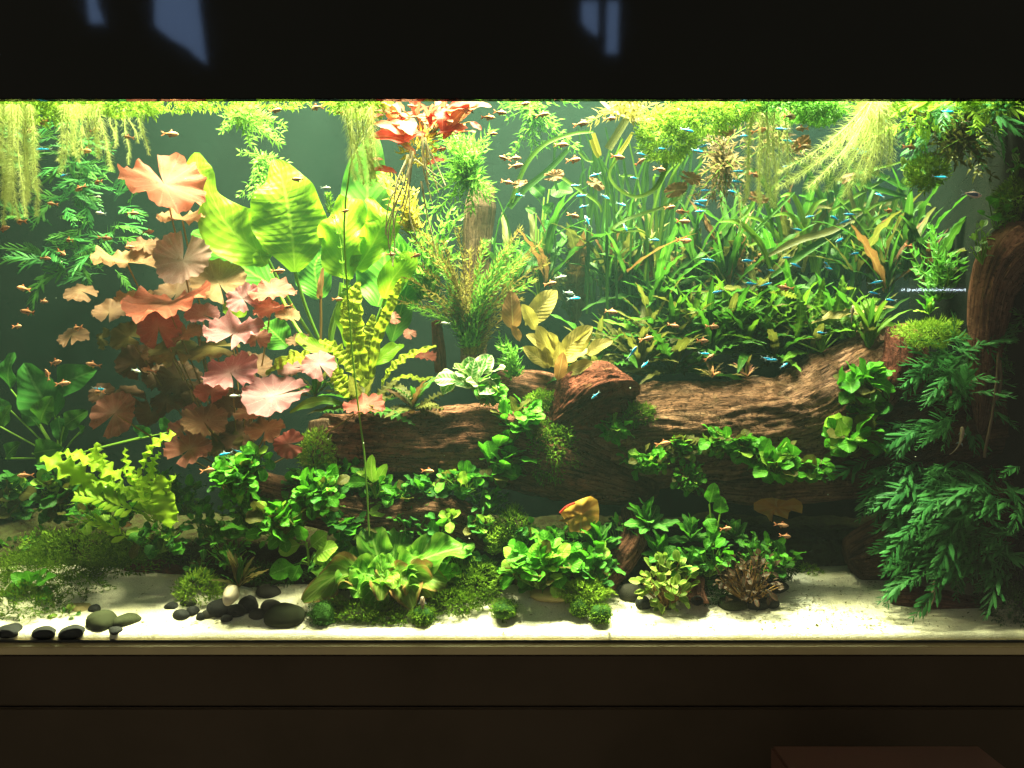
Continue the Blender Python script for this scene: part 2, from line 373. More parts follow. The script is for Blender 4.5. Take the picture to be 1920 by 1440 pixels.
def put(me, parent, base, tip, nrm, wid=1.0, mat=None, name='leaf'):
    base = Vector(base); tip = Vector(tip)
    base.y = max(base.y, .018); tip.y = max(tip.y, .016)
    Y = tip - base; L = Y.length; y = Y / L
    n = Vector(nrm); x = y.cross(n)
    if x.length < 1e-4: x = y.cross(Vector((.3, -.8, .5)))
    x.normalize(); z = x.cross(y)
    M = Matrix(((x.x * L * wid, y.x * L, z.x * L, 0), (x.y * L * wid, y.y * L, z.y * L, 0), (x.z * L * wid, y.z * L, z.z * L, 0), (0, 0, 0, 1)))
    b = base - parent.location
    M[0][3], M[1][3], M[2][3] = b
    o = link(name, me, parent, mat); o.matrix_basis = M
    return o
UPV = Vector((0, 0, 1)); CAMV = Vector((0, -1, 0))

def rosette(name, label, cat, group, px, py, y, n, L, meshes, mats, el=(20, 75), az=None, wid=1.0, facing=.25, flat=.7, jit=.2, stem=None):
    """leaves springing from one crown; L in picture-sized millimetres"""
    base = at(px, py, y); root = empty(name, base); tag(root, label, cat, group)
    for i in range(n):
        a = (i + R.uniform(-.4, .4)) / n * 2 * PI if az is None else math.radians(R.uniform(*az))
        e = math.radians(R.uniform(*el))
        d = Vector((math.cos(a) * math.cos(e), math.sin(a) * math.cos(e) * flat, math.sin(e))).normalized()
        l = sz(R.uniform(*L), y)
        nrm = UPV * math.cos(e) - Vector((math.cos(a), math.sin(a), 0)) * math.sin(e) + CAMV * facing + rv(jit)
        b = base + rv(l * .03)
        put(R.choice(meshes), root, b, b + d * l, nrm, wid * R.uniform(.85, 1.15), R.choice(mats))
    return root

def clump(name, label, cat, group, px, py, y, rx, ry, n, L, meshes, mats, up=.85, fc=.42, rz=.7, wid=1.0, spread=.8, stems=True, smat=None, upd=.15, leafname='leaf'):
    """bushy plant: leaves held all round a small branching stem"""
    c0 = at(px, py, y); RX, RZ = sz(rx, y), sz(ry, y)
    root = empty(name, at(px, py + ry * .9, y + .012)); tag(root, label, cat, group)
    sb = MB()
    for i in range(n):
        u = rv(R.random() ** .42); u.y = u.y * rz - (.15 if u.y > .3 else 0)
        cpt = c0 + Vector((u.x * RX, u.y * RX, u.z * RZ))
        d = (u * spread + rv(.55) + Vector((0, -.25, upd))).normalized()
        nrm = UPV * up + CAMV * fc + rv(.45)
        l = sz(L, y) * R.uniform(.5, 1.35)
        b = cpt - d * l * .5
        put(R.choice(meshes), root, b, b + d * l, nrm, wid * R.uniform(.85, 1.15), R.choice(mats), leafname)
        if stems and i % 2 == 0:
            mid = root.location.lerp(b, .55) + rv(l * .15)
            sb.tube(spline([root.location, mid, b], 5), sz(1.1, y), 4)
    if stems: sb.build('stem', smat or M_stem, root)
    return root

# ------------------------------------------------------------------ fern fronds (unit length along +Y)
def frondmesh(name, pairs=13, pl=.26, pw=.30, curl=.8, seed=0, taper=.9, ang=48):
    r = random.Random(seed); mb = MB(); nv = pairs + 3
    C = []; p = Vector((0, 0, 0))
    for i in range(nv + 1):
        t = i / nv; a = -curl * t + .1 * math.sin(3 * t + seed)
        C.append(p.copy()); p += Vector((.04 * math.sin(t * 4 + seed), math.cos(a), math.sin(a))) / nv
    mb.ribbon(C, [.022 * (1 - .7 * i / nv) for i in range(nv + 1)], (0, 0, 1), .2)
    for i in range(2, nv + 1):
        t = i / nv
        for s in (-1, 1):
            l = pl * (math.sin(min(1, t * 1.6 + .15) * PI / 2)) * (1 - taper * max(0, t - .35) / .65 * .75) * r.uniform(.55, 1.35)
            an = math.radians(ang + r.uniform(-16, 18)) * (1.05 - .4 * t)
            d = Vector((s * math.sin(an), math.cos(an), r.uniform(-.35, .1)))
            tgt = C[i]; dn = d.normalized(); x = dn.cross(Vector((0, 0, 1))).normalized(); zz = x.cross(dn)
            w0 = l * pw
            V = []; U = []
            for q, (tt, ww) in enumerate(((0, .25), (.3, .8), (.6, 1.0), (.85, .62), (1, .05))):
                cc = tgt + dn * l * tt - zz * l * .22 * tt * tt
                wb = ww * w0 * (1 + .18 * math.sin(q * 2.3 + i))
                V += [cc - x * wb / 2, cc + zz * w0 * .12 * ww, cc + x * wb / 2]; U += [(0, tt), (.5, tt), (1, tt)]
            F = []
            for q in range(4):
                k = q * 3; F += [(k, k + 1, k + 4, k + 3), (k + 1, k + 2, k + 5, k + 4)]
            mb.add(V, F, U)
    e = C[-1]; an = math.atan2(e.z, e.y); M = Matrix.Rotation(-an, 3, 'X') * (1 / e.length)
    return mesh(name, [M @ Vector(v) for v in mb.V], mb.F, mb.U)
L_frond = [frondmesh('fern_frond', 9, .34, .19, .9, i * 3 + 1, ang=36) for i in range(4)]
L_frondw = [frondmesh('fern_frond', 8, .34, .42, .8, i * 5 + 2) for i in range(3)]

def fern(name, label, cat, group, px, py, y, n, L, mats, az, el, spread=(20, 20), meshes=None, facing=.6, depth=.05):
    base = at(px, py, y); root = empty(name, base); tag(root, label, cat, group)
    for i in range(n):
        a = math.radians(R.uniform(*az)); e = math.radians(R.uniform(*el)); l = sz(R.uniform(*L), y)
        b = base + Vector((sz(R.uniform(-spread[0], spread[0]), y), R.uniform(-depth, depth), sz(R.uniform(-spread[1], spread[1]), y)))
        d = Vector((math.cos(a) * math.cos(e), R.uniform(-.55, .05), math.sin(e)))
        put(R.choice(meshes or L_frond), root, b, b + d.normalized() * l, UPV * .7 + CAMV * facing + rv(.3), R.uniform(.85, 1.15), R.choice(mats), 'frond')
    return root

# ------------------------------------------------------------------ lotus
def lotusmesh(name, ruf=.1, kf=9, dish=.1, fold=0.0, seed=0, gap=9):
    r = random.Random(seed); ph = r.uniform(0, 6); ph2 = r.uniform(0, 6); nr, ns = 11, 96
    V = []; U = []; F = []
    for i in range(nr + 1):
        q = i / nr
        for j in range(ns + 1):
            g = math.radians(gap) * (1 - .5 * (1 - q))
            th = g + (2 * PI - 2 * g) * j / ns
            e = min(j, ns - j) / ns
            rad = q * (1 + .05 * math.sin(3 * th + ph) + .035 * math.sin(kf * th * 1.7 + ph2) * q) * (1 + .10 * max(0, 1 - e * 9))
            x = rad * math.sin(th) * -1; yv = -rad * math.cos(th)
            z = ruf * (q ** 4 * math.sin(kf * th + ph + 2 * math.sin(th)) + .9 * q ** 2 * math.sin(kf * .45 * th + ph2) + .4 * q ** 6 * math.sin(kf * 2.3 * th + ph2)) + dish * q * q + fold * abs(x) + .10 * q * math.sin(2 * th + ph) + .06 * q * math.sin(3 * th + ph2)
            z += .06 * q * noise.noise(Vector((x * 3 + seed, yv * 3, 0)))
            V.append((x, yv, z)); U.append((q, th / (2 * PI)))
    k = ns + 1
    for i in range(nr):
        for j in range(ns):
            F.append((i * k + j, (i + 1) * k + j, (i + 1) * k + j + 1, i * k + j + 1))
    return mesh(name, V, F, U)
L_lot = [lotusmesh('lotus_leaf', .05, 11, .12, 0, 1), lotusmesh('lotus_leaf', .085, 12, .02, .10, 2), lotusmesh('lotus_leaf', .07, 9, -.14, .0, 3),
         lotusmesh('lotus_leaf', .11, 11, .0, .28, 4, 12), lotusmesh('lotus_leaf', .05, 13, .16, 0, 5), lotusmesh('lotus_leaf', .07, 10, 0, -.22, 6, 16)]
def lotus(parent, px, py, y, r, nrm, rot, var, kind, ax=1.0, stem=True, name='leaf'):
    """lily pad: centre, radius, facing, direction of its notch (degrees in the pad's own plane)"""
    p = at(px, py, y); n = Vector(nrm).normalized(); rr = sz(r * .88, y)
    x = Vector((1, 0, 0)); x = (x - n * x.dot(n)).normalized(); yv = n.cross(x)
    a = math.radians(rot); X = x * math.cos(a) + yv * math.sin(a); Y = n.cross(X)
    M = Matrix(((X.x * rr * ax, Y.x * rr, n.x * rr, 0), (X.y * rr * ax, Y.y * rr, n.y * rr, 0), (X.z * rr * ax, Y.z * rr, n.z * rr, 0), (0, 0, 0, 1)))
    b = p - parent.location; M[0][3], M[1][3], M[2][3] = b
    o = link(name, L_lot[var], parent, M_lot[kind]); o.matrix_basis = M
    if stem:
        s = MB(); mid = p.lerp(parent.location, .45) + Vector((R.uniform(-.02, .02), .04, -.01))
        s.tube(spline([p - n * .002, mid, parent.location], 10), sz(1.6, y), 5); s.build('stalk', M_stemr, parent)
    return o

# ------------------------------------------------------------------ wood
def fbm(p, o=4):
    v = 0; a = .5; q = Vector(p)
    for _ in range(o):
        v += a * noise.noise(q); q = q * 2.03; a *= .5
    return v
def logmesh(name, pts, rad, nu=120, nv=48, rough=.16, ridge=.08, seed=0, kr=5, open_end=False, flat=1.0):
    P = spline(pts, nu); rr = lerpl(rad, nu); V = []; F = []; U = []
    L = 0; o = seed * 13.7
    for i in range(nu):
        t = (P[min(i + 1, nu - 1)] - P[max(i - 1, 0)]).normalized()
        if i: L += (P[i] - P[i - 1]).length
        ref = Vector((0, 1, 0)) if abs(t.y) < .8 else Vector((0, 0, 1))
        a = (ref - t * ref.dot(t)).normalized(); b = t.cross(a)
        endf = 1.0
        if not open_end:
            q = min(i, nu - 1 - i) / (nu * .05); endf = math.sqrt(max(.02, min(1, q) * (2 - min(1, q))))
        for j in range(nv + 1):
            an = 2 * PI * (j % nv) / nv
            ca, sa = math.cos(an), math.sin(an)
            wq = noise.noise(Vector((L * 8 + o, ca * 1.5, sa * 1.5))) * .16; cb, sb_ = math.cos(an + wq), math.sin(an + wq)
            msk = .35 + 1.1 * abs(noise.noise(Vector((L * 5 + o, ca * 2, sa * 2 + 9))))
            low = fbm((L * 7 + o, ca * 1.1, sa * 1.1 + o), 3)
            rd = (1 - abs(fbm((L * 7 + o, cb * kr * .6, sb_ * kr * .6), 4)) * 3.2) * (.6 + msk * .6)
            fine = 1 - abs(noise.noise(Vector((L * 11 + o, cb * kr * 2.2, sb_ * kr * 2.2)))) * 2.4 + .5 * noise.noise(Vector((L * 22 + o, ca * kr * 5, sa * kr * 5)))
            r_ = rr[i] * endf * (1 + rough * 2.2 * low + ridge * rd + ridge * .75 * fine * msk)
            V.append(P[i] + (a * ca + b * sa * flat) * r_); U.append((L, j / nv))
    k = nv + 1
    for i in range(nu - 1):
        for j in range(nv):
            F.append((i * k + j, i * k + j + 1, (i + 1) * k + j + 1, (i + 1) * k + j))
    if not open_end:
        F.append(tuple(range(nv - 1, -1, -1))); F.append(tuple((nu - 1) * k + j for j in range(nv)))
    return V, F, U
def wood(name, label, pts, rad, mat, stubs=(), **k):
    """pts: (px, py, depth); rad in picture-sized millimetres"""
    P = [at(*p) for p in pts]; rr = [sz(r, p[2]) for r, p in zip(rad, pts)] if len(rad) == len(pts) else [sz(r, pts[0][2]) for r in rad]
    V, F, U = logmesh(name, P, rr, **k)
    loc = P[0]
    me = mesh(name, [tuple(Vector(v) - loc) for v in V], F, U)
    o = link(name, me, None, mat); o.location = loc
    tag(o, label, 'driftwood')
    for (ip, dx, dz, ln, r0) in stubs:                       # broken side branches
        q = P[ip]; d = Vector((dx, -.5, dz)).normalized(); s_ = q + d * rr[ip] * .7
        e_ = s_ + d * sz(ln, pts[ip][2]); V2, F2, U2 = logmesh('stub', [s_, s_.lerp(e_, .5) + rv(.004), e_], [sz(r0, .2), sz(r0 * .8, .2), sz(r0 * .35, .2)], nu=30, nv=24, rough=.2, ridge=.12, seed=ip + 40)
        link('side_branch', mesh('side_branch', [tuple(Vector(v) - loc) for v in V2], F2, U2), o, mat)
    return o

# ------------------------------------------------------------------ moss, sprigs, feathery roots
def mossmesh(mb, c, rad, n, L, wd=.28, up=.3, drop=0.0, fill=.25):
    c = Vector(c)
    for i in range(n):
        u = rv(1); u *= (1 - fill * R.random())
        k = .75 + .6 * (noise.noise(Vector((u.x * 2.2 + c.x * 40, u.y * 2.2 + c.z * 40, u.z * 2.2))) + .4)
        p = c + Vector((u.x * rad[0], u.y * rad[1], u.z * rad[2])) * k
        d = (u + rv(.8) + Vector((0, 0, up - drop))).normalized()
        mb.blade(p, d, rv(1), L * R.uniform(.6, 1.4), L * wd, R.uniform(-.4, .6))
def moss(name, label, cat, group, blobs, n, L, mat, wd=.28, up=.3, **k):
    """blobs: (px, py, depth, rx, ry, rdepth)"""
    mb = MB(); tot = sum(b[3] * b[4] for b in blobs)
    for (px, py, y, rx, ry, rd) in blobs:
        mossmesh(mb, at(px, py, y), (sz(rx, y), rd, sz(ry, y)), int(n * rx * ry / tot), sz(L, y), wd, up, **k)
    c0 = at(*blobs[0][:3]); root = empty(name, c0); tag(root, label, cat, group)
    o = mb.build('foliage', mat, root, smooth=False); o['kind'] = 'stuff'
    return root
def sprig(mb, sb, pts, whorl, L, wd, step, el=50, sr=.0012, topk=.6, smooth=1):
    """leafy stem: whorls of small leaves along a line"""
    n = max(4, int(sum((Vector(pts[i + 1]) - Vector(pts[i])).length for i in range(len(pts) - 1)) / step))
    P = spline(pts, n); sb.tube(P, [sr * (1 - .5 * i / n) for i in range(n)], 4)
    for i, p in enumerate(P):
        t = (P[min(i + 1, n - 1)] - P[max(i - 1, 0)]).normalized()
        a = t.cross(Vector((.2, 1, .1))).normalized(); b = t.cross(a); o = R.uniform(0, 6.28)
        k = 1 - (1 - topk) * (i / n) ** 3
        for j in range(whorl):
            an = o + 2 * PI * j / whorl; e = math.radians(el + R.uniform(-18, 18))
            d = (a * math.cos(an) + b * math.sin(an)) * math.sin(e) + t * math.cos(e)
            mb.blade(p, d, t - d * .2 + rv(.2), L * k * R.uniform(.7, 1.2), wd * k, -.5)
def stemplant(name, label, cat, group, px, py, y, tips, whorl, L, wd, step, mat, smat=None, el=50, sr=1.2, topk=.6, sag=0):
    """tips: (px, py, depth) of each stem"""
    base = at(px, py, y); root = empty(name, base); tag(root, label, cat, group); mb, sb = MB(), MB()
    for q in tips:
        tp = at(*q); b = base + Vector((R.uniform(-.012, .012), R.uniform(-.012, .012), 0))
        mid = b.lerp(tp, .5) + Vector(((b.x - tp.x) * .18, R.uniform(-.02, .02), abs(tp.x - b.x) * .12 + sag))
        sprig(mb, sb, [b, mid, tp], whorl, sz(L, y), sz(wd, y), sz(step, y), el, sz(sr, y), topk)
    o = mb.build('foliage', mat, root, smooth=False); o['kind'] = 'stuff'
    sb.build('stem', smat or M_stem, root)
    return root
def feather(name, label, cat, group, strands, hl, mat=None, dens=1.3, hw=.7, spread=60):
    """hanging feathery roots; strands: lists of (px, py, depth)"""
    c0 = at(*strands[0][0]); root = empty(name, c0); tag(root, label, cat, group); mb, sb = MB(), MB()
    for S in strands:
        y = S[0][2]; pts = [at(*p) for p in S]; ln = sum((pts[i + 1] - pts[i]).length for i in range(len(pts) - 1))
        n = max(6, int(ln / .004)); P = spline(pts, n)
        sb.tube(P, [sz(1.5, y) * (1 - .75 * i / n) for i in range(n)], 4)
        for i, p in enumerate(P):
            t = (P[min(i + 1, n - 1)] - P[max(i - 1, 0)]).normalized(); a = t.cross(Vector((0, 1, 0))).normalized(); b = t.cross(a)
            for j in range(int(4 * dens + R.random())):
                an = R.uniform(0, 6.28); e = math.radians(spread + R.uniform(-22, 22))
                d = (a * math.cos(an) + b * math.sin(an)) * math.sin(e) + t * math.cos(e)
                l = sz(hl, y) * R.uniform(.5, 1.2) * (1 - .55 * (i / n) ** 2)
                q = p + d * l * .55 + Vector((0, 0, -.0)); e2 = p + d * l + t * l * .28
                w_ = sz(hw, y); sd = d.cross(CAMV); sd = (sd.normalized() if sd.length > 1e-4 else a) * w_ / 2
                mb.add([p - sd, p + sd, q + sd * .8, q - sd * .8, e2], [(0, 1, 2, 3), (3, 2, 4)], [(.5, 0), (.5, 0), (.5, .5), (.5, .5), (.5, 1)])
    o = mb.build('root_hair', mat or M_root, root); o['kind'] = 'stuff'
    sb.build('root_strand', mat or M_root, root)
    return root
# ------------------------------------------------------------------ the setting: sand, tank, water, cabinet, hood
def boxmesh(name, x0, x1, y0, y1, z0, z1, bev=0.0):
    import bmesh
    bm = bmesh.new(); bmesh.ops.create_cube(bm, size=1)
    for v in bm.verts: v.co = Vector(((x0 + x1) / 2 + v.co.x * (x1 - x0), (y0 + y1) / 2 + v.co.y * (y1 - y0), (z0 + z1) / 2 + v.co.z * (z1 - z0)))
    if bev: bmesh.ops.bevel(bm, geom=bm.edges[:], offset=bev, segments=2, affect='EDGES')
    me = bpy.data.meshes.new(name); bm.to_mesh(me); bm.free(); return me
TB = .55                                    # inside depth of the tank as it appears
XR = 1.0; XL = -1.45
# sand
def sandz(x, y):
    return -.469 + .40 * min(y, .17) + .06 * max(0, y - .17) + .012 * fbm((x * 3, y * 5, .3), 3) * min(1, y * 8) + .0035 * fbm((x * 22, y * 30, 4), 3) + .02 * max(0, -x - .55) * min(1, y * 3)
V = []; F = []; nx, ny = 420, 90
for j in range(ny + 1):
    y = .004 + (TB - .006) * (j / ny) ** 1.2
    for i in range(nx + 1):
        x = XL + .004 + (XR - XL - .008) * i / nx; V.append((x, y, sandz(x, y)))
for j in range(ny):
    for i in range(nx): k = j * (nx + 1) + i; F.append((k, k + 1, k + nx + 2, k + nx + 1))
b0 = len(V)
for i in range(nx + 1): V.append((V[i][0], .0035, -.4793))
for i in range(nx): F.append((b0 + i, b0 + i + 1, i + 1, i))
M = Mat('sand'); tc = M.n('TexCoord')
g1 = M.noise(tc.outputs['Object'], 420, 3, .7); g2 = M.noise(tc.outputs['Object'], 9, 4, .6); g3 = M.noise(tc.outputs['Object'], 160, 2, .6)
cs = M.mix(M.step(g1, .3, .7), (.56, .52, .38), (.76, .72, .57))
cs = M.mix(M.math('MULTIPLY', M.step(g2, .48, .68), .35), cs, (.55, .52, .28))
cs = M.mix(M.math('MULTIPLY', M.step(g3, .66, .74), .5), cs, (.3, .24, .12))
bp = M.n('Bump', {'Height': M.math('ADD', g1, g3), 'Strength': .5, 'Distance': .003})
M_sand = M.done(M.n('BsdfPrincipled', {'Base Color': cs, 'Roughness': .9, 'Specular IOR Level': .15, 'Normal': bp.outputs[0]}).outputs[0])
sand = link('sand', mesh('sand', V, F), None, M_sand); sand['kind'] = 'structure'; sand['label'] = 'pale cream sand bed on the tank floor'

# dark planted bank behind the pebbles
def bankz(x, y):
    px = 960 + x / ((D + y) / D) * 1000
    e = max(0, min(1, (1490 + 300 * max(0, min(1, (y - .22) / .08)) - px) / 110)); e = e * e * (3 - 2 * e); q = max(0, min(1, (px - 290) / 120))
    f = max(0, min(1, (y - (.19 - .09 * q) - .03 * noise.noise(Vector((x * 7, 0, 3)))) / .16)); f = f * f * (3 - 2 * f)
    return sandz(x, y) - .012 + e * f * (.06 + .035 * fbm((x * 9, y * 9, 2), 3))
V = []; F = []; nx, ny = 220, 50
for j in range(ny + 1):
    y = .09 + (TB - .10) * j / ny
    for i in range(nx + 1):
        x = XL + .02 + (.96 - XL) * i / nx; V.append((x, y, bankz(x, y) + .006 * fbm((x * 60, y * 60, 0), 2)))
for j in range(ny):
    for i in range(nx): k = j * (nx + 1) + i; F.append((k, k + 1, k + nx + 2, k + nx + 1))
bank = link('soil_bank', mesh('soil_bank', V, F), None, plain('dark_soil', (.02, .016, .008), (.03, .035, .012), rough=.95, scale=60, bump=.8, spec=.02)); bank['kind'] = 'structure'; bank['label'] = 'dark mossy soil bank under the plants'

# tank
M = Mat('front_glass')
fr = M.n('Fresnel', {'IOR': 1.33})
M_glass = M.done(M.n('MixShader', {0: fr.outputs[0], 1: M.n('BsdfTransparent', {'Color': (.985, 1, .985, 1)}).outputs[0], 2: M.n('BsdfGlossy', {'Roughness': .02}).outputs[0]}).outputs[0])
M_back = plain('back_film', (.003, .006, .006), (.005, .008, .008), rough=.8, scale=6, spec=.03)
M_side = plain('side_film', (.004, .006, .004), (.007, .010, .007), rough=.8, scale=6, spec=.03)
tank = empty('aquarium_tank', (0, TB / 2, -.5)); tag(tank, 'long glass aquarium with dark back wall and clear front pane', 'aquarium')
def tpart(name, me, mat):
    o = link(name, me, tank, mat); o.matrix_basis = Matrix.Translation(-tank.location); return o
tpart('front_pane', boxmesh('front_pane', XL, XR + .012, -.012, 0, -.4795, .62), M_glass)
tpart('back_wall', boxmesh('back_wall', XL, XR + .012, TB, TB + .01, -.4795, 1.95), M_back)  # upper part unseen, raised along with the hood front
tpart('side_wall', boxmesh('side_wall', XR, XR + .012, .0, TB - .001, -.4795, 1.95), M_side)
tpart('side_wall', boxmesh('side_wall', XL - .012, XL - .001, .0, TB + .01, -.4795, 1.95), M_side)
tpart('base_frame', boxmesh('base_frame', XL - .02, XR + .02, -.018, -.0125, -.4794, -.4755), plain('black_plastic', (.012, .012, .01), rough=.5))

# water: an even, slightly murky volume
wat = link('water', boxmesh('water', XL + .002, XR - .002, .0005, TB - .0005, -.479, .80)); wat['kind'] = 'structure'; wat['label'] = 'slightly murky greenish water filling the tank'
M = Mat('water'); M.t.nodes.remove(M.out); M.out = M.t.nodes.new('ShaderNodeOutputMaterial')
pv = M.n('VolumePrincipled', {'Color': (.36, .88, .72, 1), 'Density': .042, 'Anisotropy': .2, 'Absorption Color': (.6, .8, .6, 1)})
M.t.links.new(pv.outputs[0], M.out.inputs['Volume']); wat.data.materials.append(M.m)

# cabinet
M_cab = plain('dark_laminate', (.034, .023, .015), (.028, .019, .012), rough=.7, scale=4, spec=.08)
M_led = plain('lit_ledge_laminate', (.24, .18, .085), (.2, .15, .07), rough=.35, scale=5)  # lighter than the panels, tank light on the ledge put into its colour
cab = empty('cabinet', (0, .2, -1.3)); tag(cab, 'dark brown cabinet with panel seam under the aquarium', 'cabinet')
def cpart(name, me, mat):
    o = link(name, me, cab, mat); o.matrix_basis = Matrix.Translation(-cab.location); return o
cpart('ledge', boxmesh('ledge', XL, XR + .03, -.045, TB, -.494, -.4797, .002), M_led)
cpart('panel', boxmesh('panel', XL, XR + .03, -.0415, -.02, -.5885, -.4943, .003), M_cab)
cpart('panel', boxmesh('panel', XL, XR + .03, -.0415, -.02, -.704, -.5915, .003), M_cab)
cpart('carcass', boxmesh('carcass', XL + .01, XR, -.0195, TB, -1.3, -.4945), plain('cabinet_shadow', (.01, .008, .006), rough=.8))  # near-black colour stands in for shadow in the panel gaps
cpart('panel', boxmesh('panel', XL, XR + .03, -.0415, -.02, -1.3, -.707, .003), M_cab)
# low reddish box in front of the cabinet
bx = link('wooden_box', boxmesh('wooden_box', .424, .766, -.42, -.20, -1.3, -.593, .004), None, plain('reddish_board', (.07, .027, .016), (.056, .023, .013), rough=.6, scale=7))
tag(bx, 'low reddish brown box in front of the cabinet, only its top showing', 'box')

# hood, its front carried up unseen to keep lamp light from spilling forward
hood = empty('aquarium_hood', (0, .25, 1.2)); tag(hood, 'glossy black hood panel above the tank, mirroring bits of a bright window', 'hood')
M_hood = plain('gloss_black', (.003, .003, .003), rough=.05, scale=3, spec=.14)
for nm, bxm, mt in (('front_panel', boxmesh('front_panel', XL, XR + .03, -.03, -.014, .5245, 1.95, .0015), M_hood),
                    ('top_panel', boxmesh('top_panel', XL, XR + .03, -.03, TB, 1.951, 1.965), M_hood)):
    o = link(nm, bxm, hood, mt); o.matrix_basis = Matrix.Translation(-hood.location)

# what the hood and the pane mirror: window panes and a lamp in the room behind the camera
def mirror(px, py, ym, dist):
    """place, behind the camera, of what shows at a pixel in a mirror plane y = ym, 'dist' metres in front of it"""
    d = at(px, py, 0) - Vector((0, -D, 0)); t = (D + ym + dist) / d.y
    p = Vector((0, -D, 0)) + d * t; return Vector((p.x, ym - dist, p.z))
M = Mat('window_daylight'); tc = M.n('TexCoord')
wv = M.n('TexWave', {'Vector': tc.outputs['Object'], 'Scale': 14.0, 'Distortion': .6})
M_win = M.done(M.n('Emission', {'Color': M.mix(wv.outputs[1], (.30, .50, .95), (.42, .62, 1)), 'Strength': 11.0}).outputs[0])
def window(poly, label, dist, pt=.02):
    ps = [mirror(x, y, -.03, dist) for x, y in poly]; n = len(ps); c0 = ps[0]
    V = [p - c0 for p in ps] + [p - c0 - Vector((0, pt, 0)) for p in ps]
    F = [tuple(range(n)), tuple(range(2 * n - 1, n - 1, -1))] + [(i, i + n, (i + 1) % n + n, (i + 1) % n) for i in range(n)]
    o = link('window_pane', mesh('window_pane', V, F, None, False), None, M_win); o.location = c0
    tag(o, label, 'window')
window([(290, -40), (365, -40), (385, 118), (368, 106), (350, 88), (318, 70), (302, 58), (290, 48)], 'tall slanting slip of window light mirrored at the hood\'s left', 3.2)
window([(158, -40), (175, -40), (180, 8), (192, 40), (168, 42)], 'small scrap of window light mirrored near the hood\'s left end', 3.2)
window([(1091, 2), (1121, 2), (1121, 66), (1104, 54), (1091, 38)], 'pale blue pane of window light mirrored above the tank\'s middle', 3.2)
window([(1139, 2), (1160, 2), (1158, 98), (1137, 97)], 'narrow blue strip of window light mirrored right of the pale pane', 3.2)
M_dot = Mat('led_light'); M_dot = M_dot.done(M_dot.n('Emission', {'Color': (.75, .88, 1, 1), 'Strength': 50}).outputs[0])
pa, pb = mirror(1690, 543, -.012, 2.6), mirror(1815, 543, -.012, 2.6)
led = empty('led_strip', pa); tag(led, 'row of white LED dots mirrored in the glass beside the right trunk', 'lamp')
link('rail', boxmesh('rail', 0, (pb - pa).x, -.02, -.006, -.007, .006), led, plain('rail_metal', (.5, .55, .6), rough=.4))
dm = None
for i in range(12):
    if dm is None:
        dm = boxmesh('diode', -.0042, .0042, -.005, .004, -.006, .006, .002); dm.materials.append(M_dot)
    o = link('diode', dm, led); o.location = ((pb - pa).x * (i + .5) / 12, 0, 0)
# ------------------------------------------------------------------ driftwood
log_main = wood('driftwood_log', 'big furrowed brown log lying across the right middle', [(1075, 835, .30), (1180, 822, .29), (1330, 812, .28), (1480, 795, .28), (1570, 745, .28), (1660, 672, .29), (1700, 640, .30)], [84, 96, 90, 88, 92, 62, 26], W_main, stubs=((2, .3, 1, 26, 9), (4, -.4, .9, 30, 13), (5, .5, .8, 26, 10)), nu=300, nv=180, rough=.10, ridge=.062, kr=8, seed=1)
wood('driftwood_log', 'dark reddish log behind the moss, left of the middle', [(590, 832, .27), (690, 838, .26), (820, 838, .25), (930, 836, .25), (1050, 860, .24), (1160, 895, .24), (1235, 925, .25)], [50, 58, 62, 72, 74, 50, 12], W_brn, stubs=((1, -.3, 1, 24, 9), (3, .3, .9, 22, 9), (5, .6, -.4, 26, 10)), nu=280, nv=150, rough=.15, ridge=.075, kr=7, seed=2)
wood('driftwood_stump', 'rust red broken stump sitting on top of the logs', [(1040, 792, .20), (1075, 768, .19), (1110, 748, .19), (1150, 738, .21), (1172, 742, .24)], [14, 36, 46, 40, 10], W_red, stubs=((2, .2, 1, 18, 10), (3, .7, .5, 16, 9), (1, -.6, .6, 14, 8)), nu=160, nv=130, rough=.42, ridge=.20, kr=6, seed=23)
wood('driftwood_log', 'dark rounded log end behind the rust red stump', [(930, 722, .33), (990, 732, .31), (1060, 745, .30)], [26, 36, 34], W_brn, nu=80, nv=60, seed=4)
wood('driftwood_log', 'tan brown forked log low left of the middle, above the rosette', [(470, 915, .22), (560, 940, .20), (680, 968, .18), (800, 962, .17), (880, 985, .16), (945, 1030, .16)], [30, 38, 42, 36, 34, 12], W_main, stubs=((3, .3, .9, 20, 8), (4, .5, -.6, 26, 8)), nu=240, nv=130, rough=.15, ridge=.065, kr=7, seed=5)
wood('driftwood_branch', 'smooth pale brown branch under the big furrowed log', [(1300, 905, .26), (1400, 915, .25), (1520, 908, .24), (1650, 902, .25)], [22, 30, 34, 26], W_main, nu=110, nv=56, rough=.08, ridge=.04, seed=6)
wood('driftwood_post', 'upright grey tan post rising behind the bronze plant', [(888, 700, .36), (888, 600, .37), (893, 480, .38), (900, 390, .38), (906, 342, .38)], [22, 23, 25, 29, 17], W_tan, nu=120, nv=60, rough=.07, ridge=.05, seed=7)
wood('driftwood_post', 'thin rusty brown twig stub left of the bronze plant', [(826, 700, .30), (822, 650, .30), (818, 600, .30)], [10, 11, 8], W_red, nu=50, nv=30, seed=8)
wood('driftwood_limb', 'dark curved trunk hanging down at the right edge', [(2030, 480, .11), (1960, 468, .11), (1900, 485, .11), (1860, 545, .105), (1848, 640, .10), (1843, 740, .10), (1838, 815, .10)], [70, 72, 60, 38, 28, 20, 4], W_brn, nu=220, nv=110, rough=.08, ridge=.06, seed=9)
wood('driftwood_log', 'very dark log in the shade under the right fern', [(1560, 870, .24), (1680, 830, .22), (1800, 790, .20), (1990, 770, .18)], [40, 60, 70, 70], W_drk, nu=120, nv=60, seed=10)
